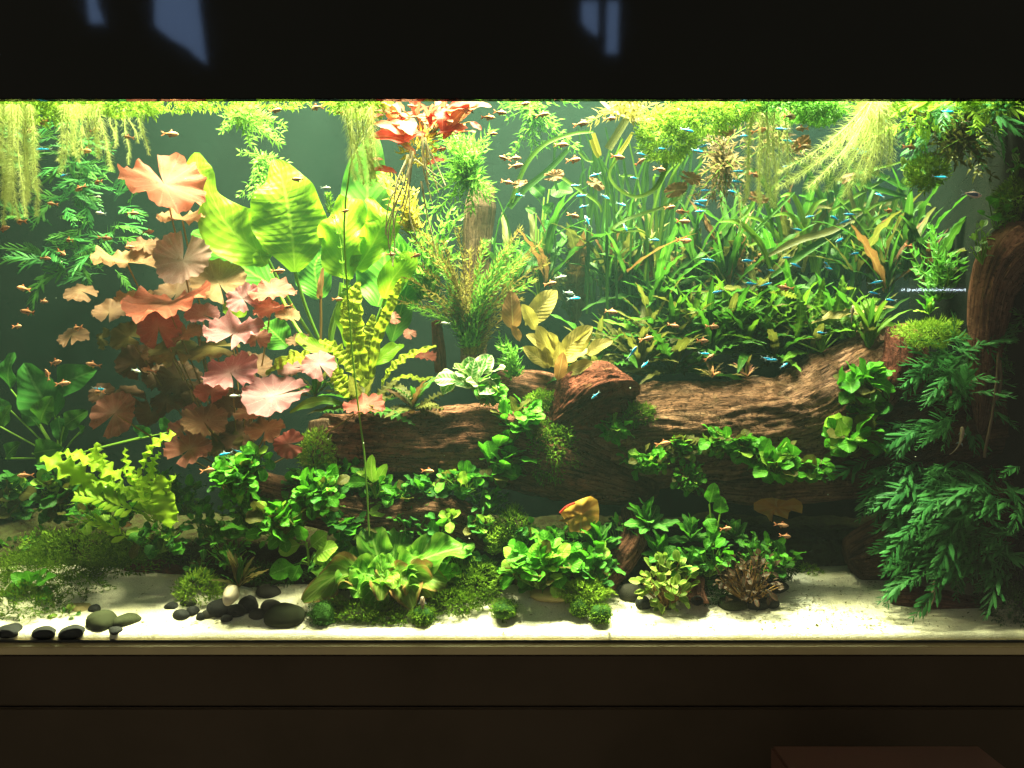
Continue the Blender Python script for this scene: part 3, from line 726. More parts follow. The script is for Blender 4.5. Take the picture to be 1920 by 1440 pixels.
wood('driftwood_log', 'dark brown log hidden beneath the big dark fern', [(1590, 1050, .17), (1650, 1030, .17), (1740, 1000, .17), (1850, 960, .17), (1990, 950, .17)], [34, 52, 66, 76, 80], W_drk, nu=120, nv=60, seed=11)
wood('driftwood_slab', 'low flat olive brown wood slab on the right sand', [(1665, 1120, .10), (1740, 1125, .09), (1840, 1135, .09)], [16, 22, 12], W_brn, nu=60, nv=40, seed=12, rough=.1)
wood('driftwood_branch', 'short brown root slanting behind the yellow green plant', [(1120, 1100, .13), (1160, 1050, .14), (1190, 1005, .15), (1180, 950, .2)], [26, 30, 26, 12], W_brn, nu=80, nv=50, seed=13)
wood('driftwood_slab', 'flat reddish brown slab at the left above the sand', [(235, 1065, .22), (300, 1068, .22), (365, 1085, .22)], [10, 18, 12], W_red, nu=60, nv=36, seed=14, rough=.1)
wood('driftwood_stump', 'small mossy stump above the dark log\'s left end', [(620, 880, .23), (606, 830, .23), (600, 785, .23)], [30, 26, 18], W_tan, nu=50, nv=40, seed=15)
# broken log end with a hollow, right
st = wood('driftwood_stump', 'ragged red brown log end with a dark hollow, right', [(1668, 735, .20), (1690, 690, .20), (1690, 640, .21), (1680, 612, .22)], [34, 40, 32, 16], W_red, nu=80, nv=60, rough=.22, ridge=.14, seed=16)
# small driftwood tube with a hole
tube = empty('driftwood_tube', at(1308, 1145, .07)); tag(tube, 'mossy little wood stub with a round dark hole, on the sand', 'driftwood')
P = [at(1312, 1080, .085), at(1306, 1105, .08), at(1303, 1128, .072)]
Vv, Ff, Uu = logmesh('stub', P, [sz(q, .08) for q in (9, 15, 27)], nu=40, nv=40, seed=17)
mb = MB(); mb.add(Vv, Ff, Uu); mb.build('stub', W_brn, tube)
mb = MB(); cc = at(1308, 1127, .043)
Vr = []; Fr = []
for i in range(5):
    for j in range(18):
        an = 2 * PI * j / 18; r_ = sz((9, 11, 12, 9, 7)[i], .06); Vr.append(cc + Vector((math.cos(an) * r_, (.006, 0, .004, .010, .02)[i], math.sin(an) * r_ * .8)))
for i in range(4):
    for j in range(18): Fr.append((i * 18 + j, i * 18 + (j + 1) % 18, i * 18 + 18 + (j + 1) % 18, i * 18 + 18 + j))
Fr.append(tuple(range(17, -1, -1)))
mb.add(Vr, Fr); mb.build('hole', M_hole, tube)

# ------------------------------------------------------------------ pebbles
def pebblemesh(seed):
    import bmesh
    r = random.Random(seed); bm = bmesh.new(); bmesh.ops.create_icosphere(bm, subdivisions=3, radius=1)
    for v in bm.verts:
        v.co *= 1 + .22 * noise.noise(v.co * .9 + Vector((seed * 3.1, 0, 0))) + .04 * noise.noise(v.co * 3 + Vector((0, seed, 0)))
    me = bpy.data.meshes.new('pebble'); bm.to_mesh(me); bm.free()
    me.polygons.foreach_set('use_smooth', [True] * len(me.polygons)); return me
PB = [pebblemesh(i) for i in range(6)]
def pebble(px, py, y, w_, h_, mat, label, rot=0, name='pebble', group=None):
    o = link(name, PB[R.randrange(6)], None, mat); p = at(px, py, y); o.location = p
    p.z -= sz(h_ * .10, y); o.location = p; o.scale = (sz(w_, y) * .49, sz((w_ + h_) / 2, y) * .49, sz(h_, y) * .49); o.rotation_euler = (R.uniform(-.2, .2), math.radians(rot), R.uniform(-.4, .4))
    tag(o, label, 'pebble', group); return o
g1 = 'dark pebbles in the left corner'
for a in [(22, 1180, .015, 48, 26, M_stone, 'flat black pebble at the very left, against the glass'),
          (86, 1184, .012, 50, 24, M_stone, 'black pebble with a square end, second along the left glass'),
          (137, 1183, .012, 56, 25, M_stone, 'oval black pebble tilted up, third along the left glass', -6),
          (192, 1162, .03, 54, 46, M_stoneo, 'large rounded olive pebble in the left corner row'),
          (238, 1161, .04, 54, 28, M_stoneo, 'flat olive grey pebble right of the large rounded olive one', -5),
          (217, 1181, .012, 28, 16, M_stone, 'little dark pebble below the two olive pebbles'),
          (178, 1140, .07, 24, 18, M_stone, 'small dark pebble partly behind the large olive pebble')]:
    pebble(*a, group=g1) if len(a) == 8 else pebble(*a[:7], group=g1)
pebble(155, 1140, .08, 52, 24, M_stoney, 'ochre yellow rock behind the left pebbles', 4)
pebble(15, 1085, .3, 40, 46, M_stonew, 'pale white rock at the far left edge')
g2 = 'pebbles by the white egg stone'
for a in [(322, 1138, .08, 28, 24, M_stone, 'small black pebble at the left end of the second row'),
          (340, 1151, .05, 34, 22, M_stone, 'shiny round black pebble, second in the row left of white stone'),
          (362, 1145, .06, 24, 22, M_stone, 'black pebble wedged third in the row left of white stone'),
          (378, 1155, .045, 18, 18, M_stone, 'tiny black pebble in front of the white egg stone\'s row'),
          (412, 1138, .06, 50, 38, M_stone, 'big black boulder pebble right under the white egg stone'),
          (466, 1132, .07, 38, 40, M_stone, 'tall black pebble right of the white egg stone'),
          (484, 1151, .05, 32, 26, M_stoneg, 'grey brown pebble between the tall black and big olive ones'),
          (536, 1150, .045, 78, 50, M_stoneo, 'biggest olive grey pebble, left of the mossy stone'),
          (503, 1108, .12, 50, 34, M_stoneg, 'grey slanted pebble under the anubias, behind the big olive one')]:
    pebble(*a, group=g2)
for a in [(445, 1142, .05, 34, 26, M_stone, 'black pebble directly beneath the tall black one'), (392, 1150, .05, 26, 20, M_stoneg, 'small grey pebble left of the big black boulder pebble'),
          (510, 1135, .07, 40, 30, M_stoneg, 'dusky stone behind the grey brown pebble'), (355, 1130, .09, 34, 24, M_stoneo, 'olive pebble behind the shiny round black one'), (425, 1158, .035, 22, 14, M_stone, 'flat small dark pebble lying foremost in the row')]:
    pebble(*a, group=g2)
pebble(433, 1112, .025, 28, 40, M_stonew, 'smooth white egg shaped stone standing among black pebbles', 14)
g3 = 'stones along the right planting'
for a in [(1030, 1112, .10, 76, 26, M_stoney, 'flat tan stone under the dense anubias patch'),
          (1182, 1108, .11, 42, 40, M_stoneg, 'grey stone left of the yellow green plant'),
          (1206, 1128, .08, 30, 28, M_stone, 'black stone below the yellow green plant\'s left side'),
          (1240, 1132, .085, 44, 28, M_stoneo, 'olive stone under the yellow green plant'),
          (1375, 1128, .09, 60, 30, M_stoneo, 'olive flat stone under the purple brown plant'),
          (1420, 1128, .085, 46, 32, M_stone, 'dark stone below the purple brown plant\'s right side'),
          (1458, 1098, .12, 42, 24, M_stone, 'dark oval stone right of the purple brown plant'),
          (1448, 1127, .08, 28, 24, M_stone, 'round grey black stone alone at the edge of open sand'),
          (1555, 1062, .26, 40, 24, M_stone, 'black angular stone at the back of the open sand')]:
    pebble(*a, group=g3)

# ------------------------------------------------------------------ moss balls, carpets and patches
def mossball(px, py, y, w_, h_, label, mat=M_moss, n=900):
    root = empty('moss_ball', at(px, py + h_ / 2, y)); tag(root, label, 'moss ball', 'moss covered stones')
    o = link('stone', PB[R.randrange(6)], root, M_mossd); o.location = at(px, py, y) - root.location; o.scale = (sz(w_, y) * .44, sz(w_, y) * .42, sz(h_, y) * .44)
    mb = MB(); mossmesh(mb, at(px, py, y), (sz(w_, y) * .47, sz(w_, y) * .47, sz(h_, y) * .47), n, sz(6, y), .22, .0)
    f = mb.build('moss', mat, root, smooth=False); f['kind'] = 'stuff'
mossball(606, 1152, .035, 54, 50, 'biggest moss covered stone, below the rosette\'s left leaves', M_mossd, 1500)
mossball(794, 1152, .03, 42, 38, 'mossy stone with a thin fish resting above it', M_moss, 1000)
mossball(946, 1142, .04, 50, 40, 'moss covered stone alone left of the tan stone', M_moss, 1200)
mossball(1086, 1138, .045, 40, 40, 'left one of two touching moss stones on the bright sand', M_moss, 1000)
mossball(1126, 1150, .03, 44, 38, 'right one of two touching moss stones on the bright sand', M_moss, 1000)
G = 'moss patches'
moss('moss_patch', 'dark green moss bank sloping down at the left', 'moss', G, [(160, 1035, .22, 130, 40, .07), (80, 1070, .17, 100, 34, .06), (260, 1040, .24, 90, 30, .05), (50, 1135, .08, 80, 34, .05), (130, 1105, .13, 80, 26, .05), (230, 1060, .2, 60, 24, .05)], 16000, 9, M_moss, up=.1)
moss('moss_patch', 'green carpet of moss under the rosette, along the sand', 'moss', G, [(680, 1150, .05, 80, 26, .03), (740, 1160, .04, 70, 12, .02), (850, 1128, .06, 50, 22, .03), (890, 1095, .09, 50, 40, .04)], 9000, 8, M_moss)
moss('moss_patch', 'olive moss hanging over the log left of the rust stump', 'moss', G, [(1040, 850, .17, 42, 48, .03), (1015, 820, .18, 24, 30, .03)], 3600, 9, M_moss, up=-.1)
moss('moss_patch', 'little moss tuft below the rust stump on the furrowed log', 'moss', G, [(1185, 780, .185, 42, 20, .02)], 1600, 9, M_moss)
moss('moss_patch', 'olive moss cushion between dark log end and rust stump', 'moss', G, [(1025, 752, .22, 34, 16, .03)], 1400, 9, M_moss)
moss('moss_patch', 'yellow green moss on the low stump left of the logs', 'moss', G, [(598, 850, .20, 36, 42, .03), (615, 880, .19, 20, 16, .02)], 2600, 9, M_mossb)
moss('moss_patch', 'bright yellow green moss cushion above the right fern', 'moss', G, [(1745, 625, .15, 52, 24, .04)], 2600, 10, M_mossb, wd=.2)
moss('moss_patch', 'moss draped over the top of the right trunk', 'moss', G, [(1905, 375, .09, 30, 34, .05)], 2200, 10, M_moss)
moss('moss_patch', 'dark moss bank in the right corner on the sand', 'moss', G, [(1895, 1135, .06, 56, 36, .05), (1920, 1090, .10, 40, 30, .05)], 4500, 9, M_mossd)
moss('moss_patch', 'yellow green moss clump above the two touching moss stones', 'moss', G, [(1095, 1108, .07, 50, 20, .03)], 2400, 9, M_mossb, wd=.25)
moss('moss_patch', 'dark moss mat behind the tiny light anubias, middle', 'moss', G, [(960, 990, .14, 34, 40, .03), (930, 1010, .13, 22, 20, .02)], 2200, 9, M_moss)
moss('moss_patch', 'thin yellowish moss between slab and pebbles, left', 'moss', G, [(370, 1105, .10, 42, 30, .03)], 1500, 9, M_mossb)
moss('moss_patch', 'dark mossy growth under the purple brown plant', 'moss', G, [(1330, 1115, .10, 34, 26, .02), (1470, 1060, .15, 30, 22, .02)], 1800, 8, M_mossd)
moss('moss_patch', 'wispy yellow green moss on the sand under the dark fern', 'moss', G, [(1520, 1072, .2, 20, 9, .03)], 400, 8, M_mossb)
# ------------------------------------------------------------------ big shaped leaves
def blade_leaf(parent, pts, wid, nrm, mat, ruf=.12, rf=2.5, fold=.15, quilt=0.0, qf=14, nu=8, n=32, name='leaf', label=None):
    """leaf along a drawn midrib; pts (px, py, depth), wid in picture-sized millimetres, nrm one or more facing vectors"""
    y0 = pts[0][2]; P = spline([at(*p) for p in pts], n); W_ = [sz(w_, y0) for w_ in lerpl(wid, n)]
    # smooth the width steps
    W_ = [(W_[max(i - 1, 0)] + W_[i] * 2 + W_[min(i + 1, n - 1)]) / 4 for i in range(n)]
    N = [Vector(v) for v in (nrm if isinstance(nrm[0], (tuple, list)) else [nrm])]
    ph = R.uniform(0, 6); ph2 = R.uniform(0, 6); V = []; U = []; F = []
    for i in range(n):
        f = i / (n - 1) * (len(N) - 1) if len(N) > 1 else 0; k = min(int(f), max(0, len(N) - 2)); nn = N[k].lerp(N[min(k + 1, len(N) - 1)], f - k)
        t = (P[min(i + 1, n - 1)] - P[max(i - 1, 0)]).normalized(); a = t.cross(nn).normalized(); b = a.cross(t); tt = i / (n - 1)
        for j in range(nu + 1):
            x = 2 * j / nu - 1; h = W_[i] / 2
            z = fold * abs(x) ** 1.3 * h + ruf * h * abs(x) ** 1.8 * math.sin(tt * rf * 2 * PI + ph + (ph2 if x > 0 else 0)) * 2
            z += quilt * h * math.sin(tt * qf * 2 * PI + x * .8 + 2.2 * noise.noise(Vector((tt * 5, ph, 0)))) * abs(x) * (1.1 - abs(x)) * 4
            V.append(P[i] + a * (x * h * (1 + .07 * math.sin(tt * 9 + ph + j))) + b * z); U.append((j / nu, tt))
    k = nu + 1
    for i in range(n - 1):
        for j in range(nu): F.append((i * k + j, i * k + j + 1, i * k + k + j + 1, i * k + k + j))
    mb = MB(); mb.add(V, F, U); o = mb.build(name, mat, parent)
    if label: o['label'] = label
    return o
def stalk(parent, pts, r, mat, name='stalk'):
    mb = MB(); P = spline([at(*p) for p in pts], 14); mb.tube(P, [sz(r, pts[0][2])] * 14, 6); return mb.build(name, mat, parent)

# ------------------------------------------------------------------ red tiger lotus
lot = empty('tiger_lotus', at(440, 905, .26)); tag(lot, 'tiger lotus with ruffled orange, pink and brown pads at the left', 'water plant')
for a in [  # px, py, depth, radius, normal, notch, shape, colour, x stretch
    (308, 345, .20, 84, (.40, -.62, .66), 215, 1, 's', 1.05), (343, 488, .20, 60, (.05, -.92, .38), 180, 4, 'h', 1.0),
    (342, 412, .26, 50, (.0, -.40, .92), 20, 3, 't', 1.0), (238, 492, .26, 66, (.1, -.35, .93), 60, 3, 't', 1.0),
    (312, 570, .18, 90, (-.10, -.38, .9), 160, 1, 's', 1.0), (297, 612, .20, 48, (.05, -.95, -.15), 0, 5, 'r', 1.0),
    (410, 530, .25, 58, (.1, -.80, .55), 30, 0, 't', 1.0), (455, 560, .19, 38, (-.2, -.85, .5), 40, 1, 'p', 1.0),
    (512, 548, .19, 48, (.05, -.5, .85), 90, 1, 'o', 1.0), (540, 592, .20, 26, (.2, -.6, .8), 50, 0, 't', 1.0),
    (505, 580, .18, 34, (.0, -.55, .8), 120, 1, 'o', 1.0),
    (438, 625, .17, 62, (.0, -.52, .85), 0, 3, 'p', 1.0), (432, 698, .15, 60, (-.12, -.62, .78), 30, 1, 'p', 1.0),
    (513, 742, .13, 67, (.02, -.60, .8), 110, 0, 'p', 1.0), (598, 682, .15, 38, (.1, -.75, .66), 30, 2, 'p', 1.0),
    (683, 762, .13, 43, (.0, -.45, .9), 60, 1, 'r', 1.0), (540, 832, .12, 32, (-.1, -.92, .35), 90, 5, 'r', 1.0),
    (382, 790, .17, 48, (.15, -.62, .75), 40, 1, 't', 1.0), (356, 842, .15, 48, (.1, -.6, .8), 330, 1, 'o', 1.0),
    (497, 806, .16, 42, (.0, -.5, .85), 0, 1, 't', 1.0), (215, 775, .22, 52, (.62, -.75, .2), 330, 5, 'o', .8),
    (242, 630, .24, 42, (-.2, -.75, .6), 60, 0, 'v', 1.0), (190, 635, .27, 34, (-.7, -.7, .15), 80, 5, 'v', .7),
    (330, 655, .24, 56, (.1, -.45, .88), 20, 2, 'v', 1.0), (400, 650, .23, 52, (-.1, -.4, .9), 70, 2, 'v', 1.0),
    (255, 680, .30, 44, (0, -.8, .5), 30, 0, 'b', 1.0), (335, 710, .30, 46, (.2, -.7, .6), 90, 0, 'b', 1.0),
    (285, 775, .27, 34, (0, -.75, .6), 200, 4, 'b', 1.0), (312, 752, .27, 34, (.2, -.55, .8), 10, 2, 'b', 1.0),
    (470, 690, .24, 46, (.1, -.6, .75), 40, 0, 'b', 1.0), (190, 735, .26, 28, (0, -.7, .6), 60, 2, 'b', 1.0),
    (152, 546, .34, 34, (.1, -.55, .8), 60, 2, 'b', 1.0), (135, 628, .34, 32, (0, -.6, .8), 10, 2, 'b', 1.0),
    (450, 815, .24, 44, (.1, -.6, .7), 120, 0, 'b', 1.0), (430, 760, .24, 40, (0, -.7, .6), 60, 0, 'b', 1.0), (420, 835, .22, 40, (0, -.6, .7), 20, 1, 'v', 1.0),
    (300, 710, .33, 36, (.3, -.6, .6), 0, 4, 'b', 1.0), (370, 742, .30, 40, (-.2, -.7, .6), 70, 0, 'b', 1.0), (330, 550, .3, 50, (0, -.6, .7), 0, 0, 'b', 1.0),
    (365, 775, .2, 26, (.1, -.5, .8), 0, 3, 'o', 1.0), (700, 668, .3, 22, (.1, -.5, .8), 0, 1, 'r', 1.0), (795, 668, .28, 26, (.1, -.4, .9), 40, 1, 'r', 1.0),
    (250, 560, .28, 40, (.1, -.5, .85), 40, 1, 't', 1.0), (380, 590, .22, 36, (.1, -.6, .75), 60, 0, 'p', 1.0), (350, 620, .22, 34, (-.1, -.6, .75), 200, 2, 't', 1.0), (480, 635, .2, 32, (.1, -.6, .8), 20, 1, 'o', 1.0),
    (395, 735, .2, 36, (.1, -.6, .75), 10, 0, 'r', 1.0), (470, 775, .17, 34, (0, -.5, .8), 80, 1, 't', 1.0), (340, 805, .2, 30, (.1, -.6, .7), 40, 1, 'o', 1.0), (300, 665, .26, 36, (.1, -.6, .75), 40, 4, 't', 1.0), (545, 690, .2, 30, (.1, -.6, .75), 100, 0, 'p', 1.0),
    (270, 460, .3, 34, (.1, -.5, .8), 10, 1, 'b', 1.0), (205, 585, .32, 36, (.1, -.6, .7), 10, 0, 'b', 1.0), (240, 740, .3, 34, (.1, -.6, .7), 70, 2, 'b', 1.0), (400, 455, .3, 36, (.1, -.5, .8), 70, 1, 'v', 1.0), (560, 640, .26, 26, (.1, -.5, .8), 70, 1, 'b', 1.0),
    (650, 590, .34, 24, (.3, -.7, .5), 90, 5, 'b', 1.0), (738, 595, .34, 16, (.3, -.7, .5), 90, 5, 'o', 1.0), (768, 625, .33, 14, (.1, -.7, .5), 40, 5, 'o', 1.0)]:
    lotus(lot, *a, stem=a[3] > 40 and a[2] < .29)

# ------------------------------------------------------------------ big sword plant
sw = empty('sword_plant', at(630, 705, .33)); tag(sw, 'sword plant with huge translucent lime leaves left of the middle', 'water plant')
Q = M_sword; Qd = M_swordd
blade_leaf(sw, [(506, 486, .30), (470, 462, .29), (428, 425, .28), (402, 378, .28), (386, 342, .28), (372, 315, .28), (370, 286, .29)], [10, 95, 112, 80, 30, 42, 44, 6], [(.15, -1, .2), (.3, -1, .2), (.75, -.6, .2), (.2, -1, .2)], Q, quilt=.03, n=44)
blade_leaf(sw, [(553, 510, .30), (549, 455, .28), (541, 395, .28), (530, 340, .30), (515, 300, .33)], [14, 96, 138, 124, 66, 6], (.05, -1, .15), Q, quilt=.05, qf=18, n=44)
blade_leaf(sw, [(655, 524, .29), (640, 480, .27), (648, 425, .27), (655, 372, .30)], [12, 66, 92, 80, 30], [(-.3, -1, .2), (.2, -1, .3)], Q, ruf=.25)
blade_leaf(sw, [(668, 505, .28), (700, 455, .26), (716, 410, .26), (688, 372, .28)], [20, 62, 62, 52, 8], [(.3, -1, .5), (.5, -.8, .2)], Q, ruf=.3)
blade_leaf(sw, [(500, 497, .28), (490, 484, .27), (488, 468, .27)], [6, 34, 30, 6], (.3, -1, .2), Q)
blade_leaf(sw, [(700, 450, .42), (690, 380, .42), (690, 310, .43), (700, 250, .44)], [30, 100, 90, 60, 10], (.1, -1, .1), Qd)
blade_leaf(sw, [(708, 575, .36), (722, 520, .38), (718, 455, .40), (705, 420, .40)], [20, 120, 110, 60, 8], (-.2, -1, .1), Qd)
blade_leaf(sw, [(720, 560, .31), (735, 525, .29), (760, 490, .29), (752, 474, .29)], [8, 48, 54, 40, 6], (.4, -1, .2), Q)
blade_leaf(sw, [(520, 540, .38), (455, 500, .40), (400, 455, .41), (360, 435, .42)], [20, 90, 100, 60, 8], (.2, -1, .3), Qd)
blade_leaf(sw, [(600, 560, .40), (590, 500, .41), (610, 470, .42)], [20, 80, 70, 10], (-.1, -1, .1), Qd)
blade_leaf(sw, [(645, 655, .27), (605, 655, .25), (570, 640, .25), (560, 625, .26)], [6, 24, 30, 26, 6], (0, -.7, .7), Q)
blade_leaf(sw, [(650, 650, .30), (645, 600, .28), (650, 555, .28), (655, 535, .3)], [8, 34, 40, 30, 6], (-.6, -.9, .1), Q)
blade_leaf(sw, [(690, 690, .25), (715, 670, .24), (745, 650, .25), (752, 645, .27)], [6, 30, 36, 20, 5], (.0, -.8, .6), Q)
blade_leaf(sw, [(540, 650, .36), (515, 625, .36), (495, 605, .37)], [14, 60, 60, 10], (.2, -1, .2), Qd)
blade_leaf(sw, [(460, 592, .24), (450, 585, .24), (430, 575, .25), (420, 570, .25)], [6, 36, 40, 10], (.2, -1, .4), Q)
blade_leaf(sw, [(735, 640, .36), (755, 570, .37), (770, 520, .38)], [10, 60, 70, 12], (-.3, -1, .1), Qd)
for pts in ([(553, 510, .30), (575, 580, .31), (605, 650, .32), (640, 712, .32)], [(503, 487, .30), (540, 560, .31), (590, 640, .32), (640, 712, .32)],
            [(655, 524, .29), (638, 560, .30), (618, 630, .31), (640, 712, .32)], [(640, 530, .31), (632, 590, .32), (622, 650, .32), (640, 712, .32)], [(722, 560, .31), (700, 620, .31), (670, 700, .32)],
            [(520, 540, .37), (560, 620, .36), (640, 712, .33)]):
    stalk(sw, pts, 3.6, M_stem)
bud = empty('spent_flower_bud', at(602, 640, .26)); tag(bud, 'withered brown bud on a straight stalk before the sword leaves', 'bud')
blade_leaf(bud, [(600, 560, .26), (602, 535, .255), (606, 502, .26)], [9, 13, 11, 3], (-.2, -1, .1), M_tanr, fold=.5, name='sheath'); stalk(bud, [(601, 645, .26), (602, 600, .26), (601, 555, .26)], 2.6, M_stemr)

# ------------------------------------------------------------------ crinkled plant
ck = empty('crinkled_plant', at(690, 735, .23)); tag(ck, 'yellow green plant with crinkled strap leaves below the sword leaves', 'water plant')
for pts, wd, nr in [([(688, 725, .23), (668, 650, .215), (660, 590, .21), (672, 528, .22)], [10, 36, 42, 38, 8], (-.1, -1, .2)),
                    ([(695, 715, .235), (706, 640, .22), (730, 575, .215), (752, 522, .22)], [8, 17, 22, 20, 4], (.5, -.8, .2)),
                    ([(690, 730, .22), (660, 690, .20), (630, 655, .20), (598, 638, .21)], [10, 26, 30, 26, 5], (.3, -.7, .6)),
                    ([(640, 695, .20), (590, 676, .18), (545, 672, .18), (498, 702, .19)], [8, 24, 32, 28, 5], (.1, -.75, .7)),
                    ([(715, 722, .21), (735, 690, .19), (770, 665, .19), (818, 648, .2)], [7, 14, 20, 16, 4], (-.2, -.7, .6)),
                    ([(680, 745, .19), (655, 735, .17), (632, 708, .17), (618, 686, .18)], [10, 28, 36, 30, 8], (.4, -.8, .4)),
                    ([(735, 712, .21), (765, 706, .20), (790, 712, .20), (812, 706, .2)], [5, 11, 13, 9, 3], (0, -.6, .7)),
                    ([(642, 598, .2), (648, 570, .2), (656, 548, .2)], [8, 16, 14, 4], (-.5, -.9, .1)),
                    ([(685, 700, .24), (692, 640, .24), (700, 590, .25)], [8, 24, 24, 6], (.3, -.9, .1))]:
    blade_leaf(ck, pts, wd, nr, M_crink, ruf=.2, rf=R.uniform(5, 9), quilt=.24, qf=R.uniform(10, 14), nu=8, n=70)
blade_leaf(ck, [(645, 757, .16), (605, 752, .15), (570, 760, .15), (543, 774, .16)], [5, 20, 26, 20, 4], (0, -.7, .7), M_cryptb, ruf=.06)
rosette('olive_crypt', 'olive brown crypt with hanging leaves on the dark log', 'water plant', 'olive crypts', 775, 765, .20, 20, (50, 95), L_wavy + L_lance, [M_crypto, M_crypto, M_cryptr, M_crypt], el=(-35, 45), facing=.5, wid=1.2)
rosette('olive_crypt', 'olive leaves springing below the crinkled plant and red pad', 'water plant', 'olive crypts', 680, 770, .20, 18, (60, 110), L_wavy + L_lance, [M_crypto, M_crypt, M_crypto], el=(-15, 40), facing=.5)
rosette('olive_crypt', 'small dull crypt between lotus and crinkled plant', 'water plant', 'olive crypts', 590, 745, .26, 14, (50, 90), L_lance, [M_crypto, M_crypt], el=(0, 60))

# ------------------------------------------------------------------ foreground rosette
ro = empty('rosette_plant', at(722, 1120, .10)); tag(ro, 'large lettuce like rosette with red tinged wavy leaves on the sand', 'water plant')
for tip, w_, k, cy, sag in [((690, 972), 44, 0, .14, 0), ((756, 982), 40, 0, .15, 0), ((820, 985), 34, 0, .13, 8), ((890, 1022), 44, 0, .09, -20), ((866, 1074), 46, 0, .08, -6),
                            ((838, 1094), 42, 1, .05, -8), ((604, 1018), 40, 0, .14, -12), ((582, 1068), 40, 0, .10, -14), ((568, 1128), 44, 1, .05, -30), ((632, 1100), 46, 0, .05, -16),
                            ((662, 1120), 44, 0, .03, -12), ((700, 1166), 40, 0, .03, -26), ((774, 1140), 46, 1, .03, -24), ((812, 1118), 46, 1, .04, -20), ((742, 1102), 28, 0, .02, -14),
                            ((668, 1024), 46, 0, .12, -4), ((640, 1040), 44, 0, .12, -10), ((780, 1032), 42, 0, .10, -4), ((800, 1066), 44, 0, .07, -10), ((655, 1068), 40, 0, .06, -8),
                            ((620, 1080), 36, 1, .07, -12), ((845, 1048), 40, 0, .11, -10), ((712, 1040), 36, 0, .08, 0), ((740, 1020), 34, 0, .12, 0), ((715, 1125), 34, 1, .02, -16), ((690, 1092), 26, 0, .03, -6), ((820, 1008), 36, 0, .13, -6)]:
    bx_, by_ = 722 + R.uniform(-10, 10), 1092 + R.uniform(-6, 8)
    mx_, my_ = (bx_ + tip[0]) / 2, (by_ + tip[1]) / 2 + sag
    dx = tip[0] - bx_
    nr = (-.35 * dx / 120, -.75, .75) if tip[1] > 1010 else (-.1 * dx / 100, -1, .25)
    blade_leaf(ro, [(bx_, by_, .075), ((bx_ + mx_) / 2, (by_ + my_) / 2 + sag * .2, .07 + (cy - .08) * .3), (mx_ + dx * .12, my_, (cy + .07) / 2), tip + (cy,)], [8, 14, w_ * 1.15, w_ * 1.5, w_ * 1.3, 8], nr, [M_rose, M_roser][k], ruf=.36, rf=2.3, fold=.10, nu=10, n=34)
blade_leaf(ro, [(735, 1092, .055), (738, 1080, .035), (738, 1090, .025), (736, 1104, .02)], [6, 20, 26, 4], (0, -1, .3), M_anuby)
# long flower stalk
fs = empty('flower_stalk', at(688, 1000, .10)); tag(fs, 'thin green stalk running straight up from rosette to the surface', 'stalk')
stalk(fs, [(692, 1005, .11), (684, 860, .10), (664, 700, .10), (648, 500, .10), (646, 400, .10), (660, 300, .10), (690, 225, .10), (715, 200, .10)], 1.9, M_stem)
ss = stemplant('feather_tip_plant', 'lone thin stem with a feathery tip before the sword leaves', 'water plant', None, 646, 540, .2, [(616, 366, .2)], 6, 12, 4, 22, M_cryptb, sr=.9)
mb, sb = MB(), MB(); sprig(mb, sb, [at(619, 400, .2), at(616, 364, .2)], 8, sz(13, .2), sz(3.5, .2), sz(4, .2), 55)
mb.build('tip', M_cryptb, ss, smooth=False)

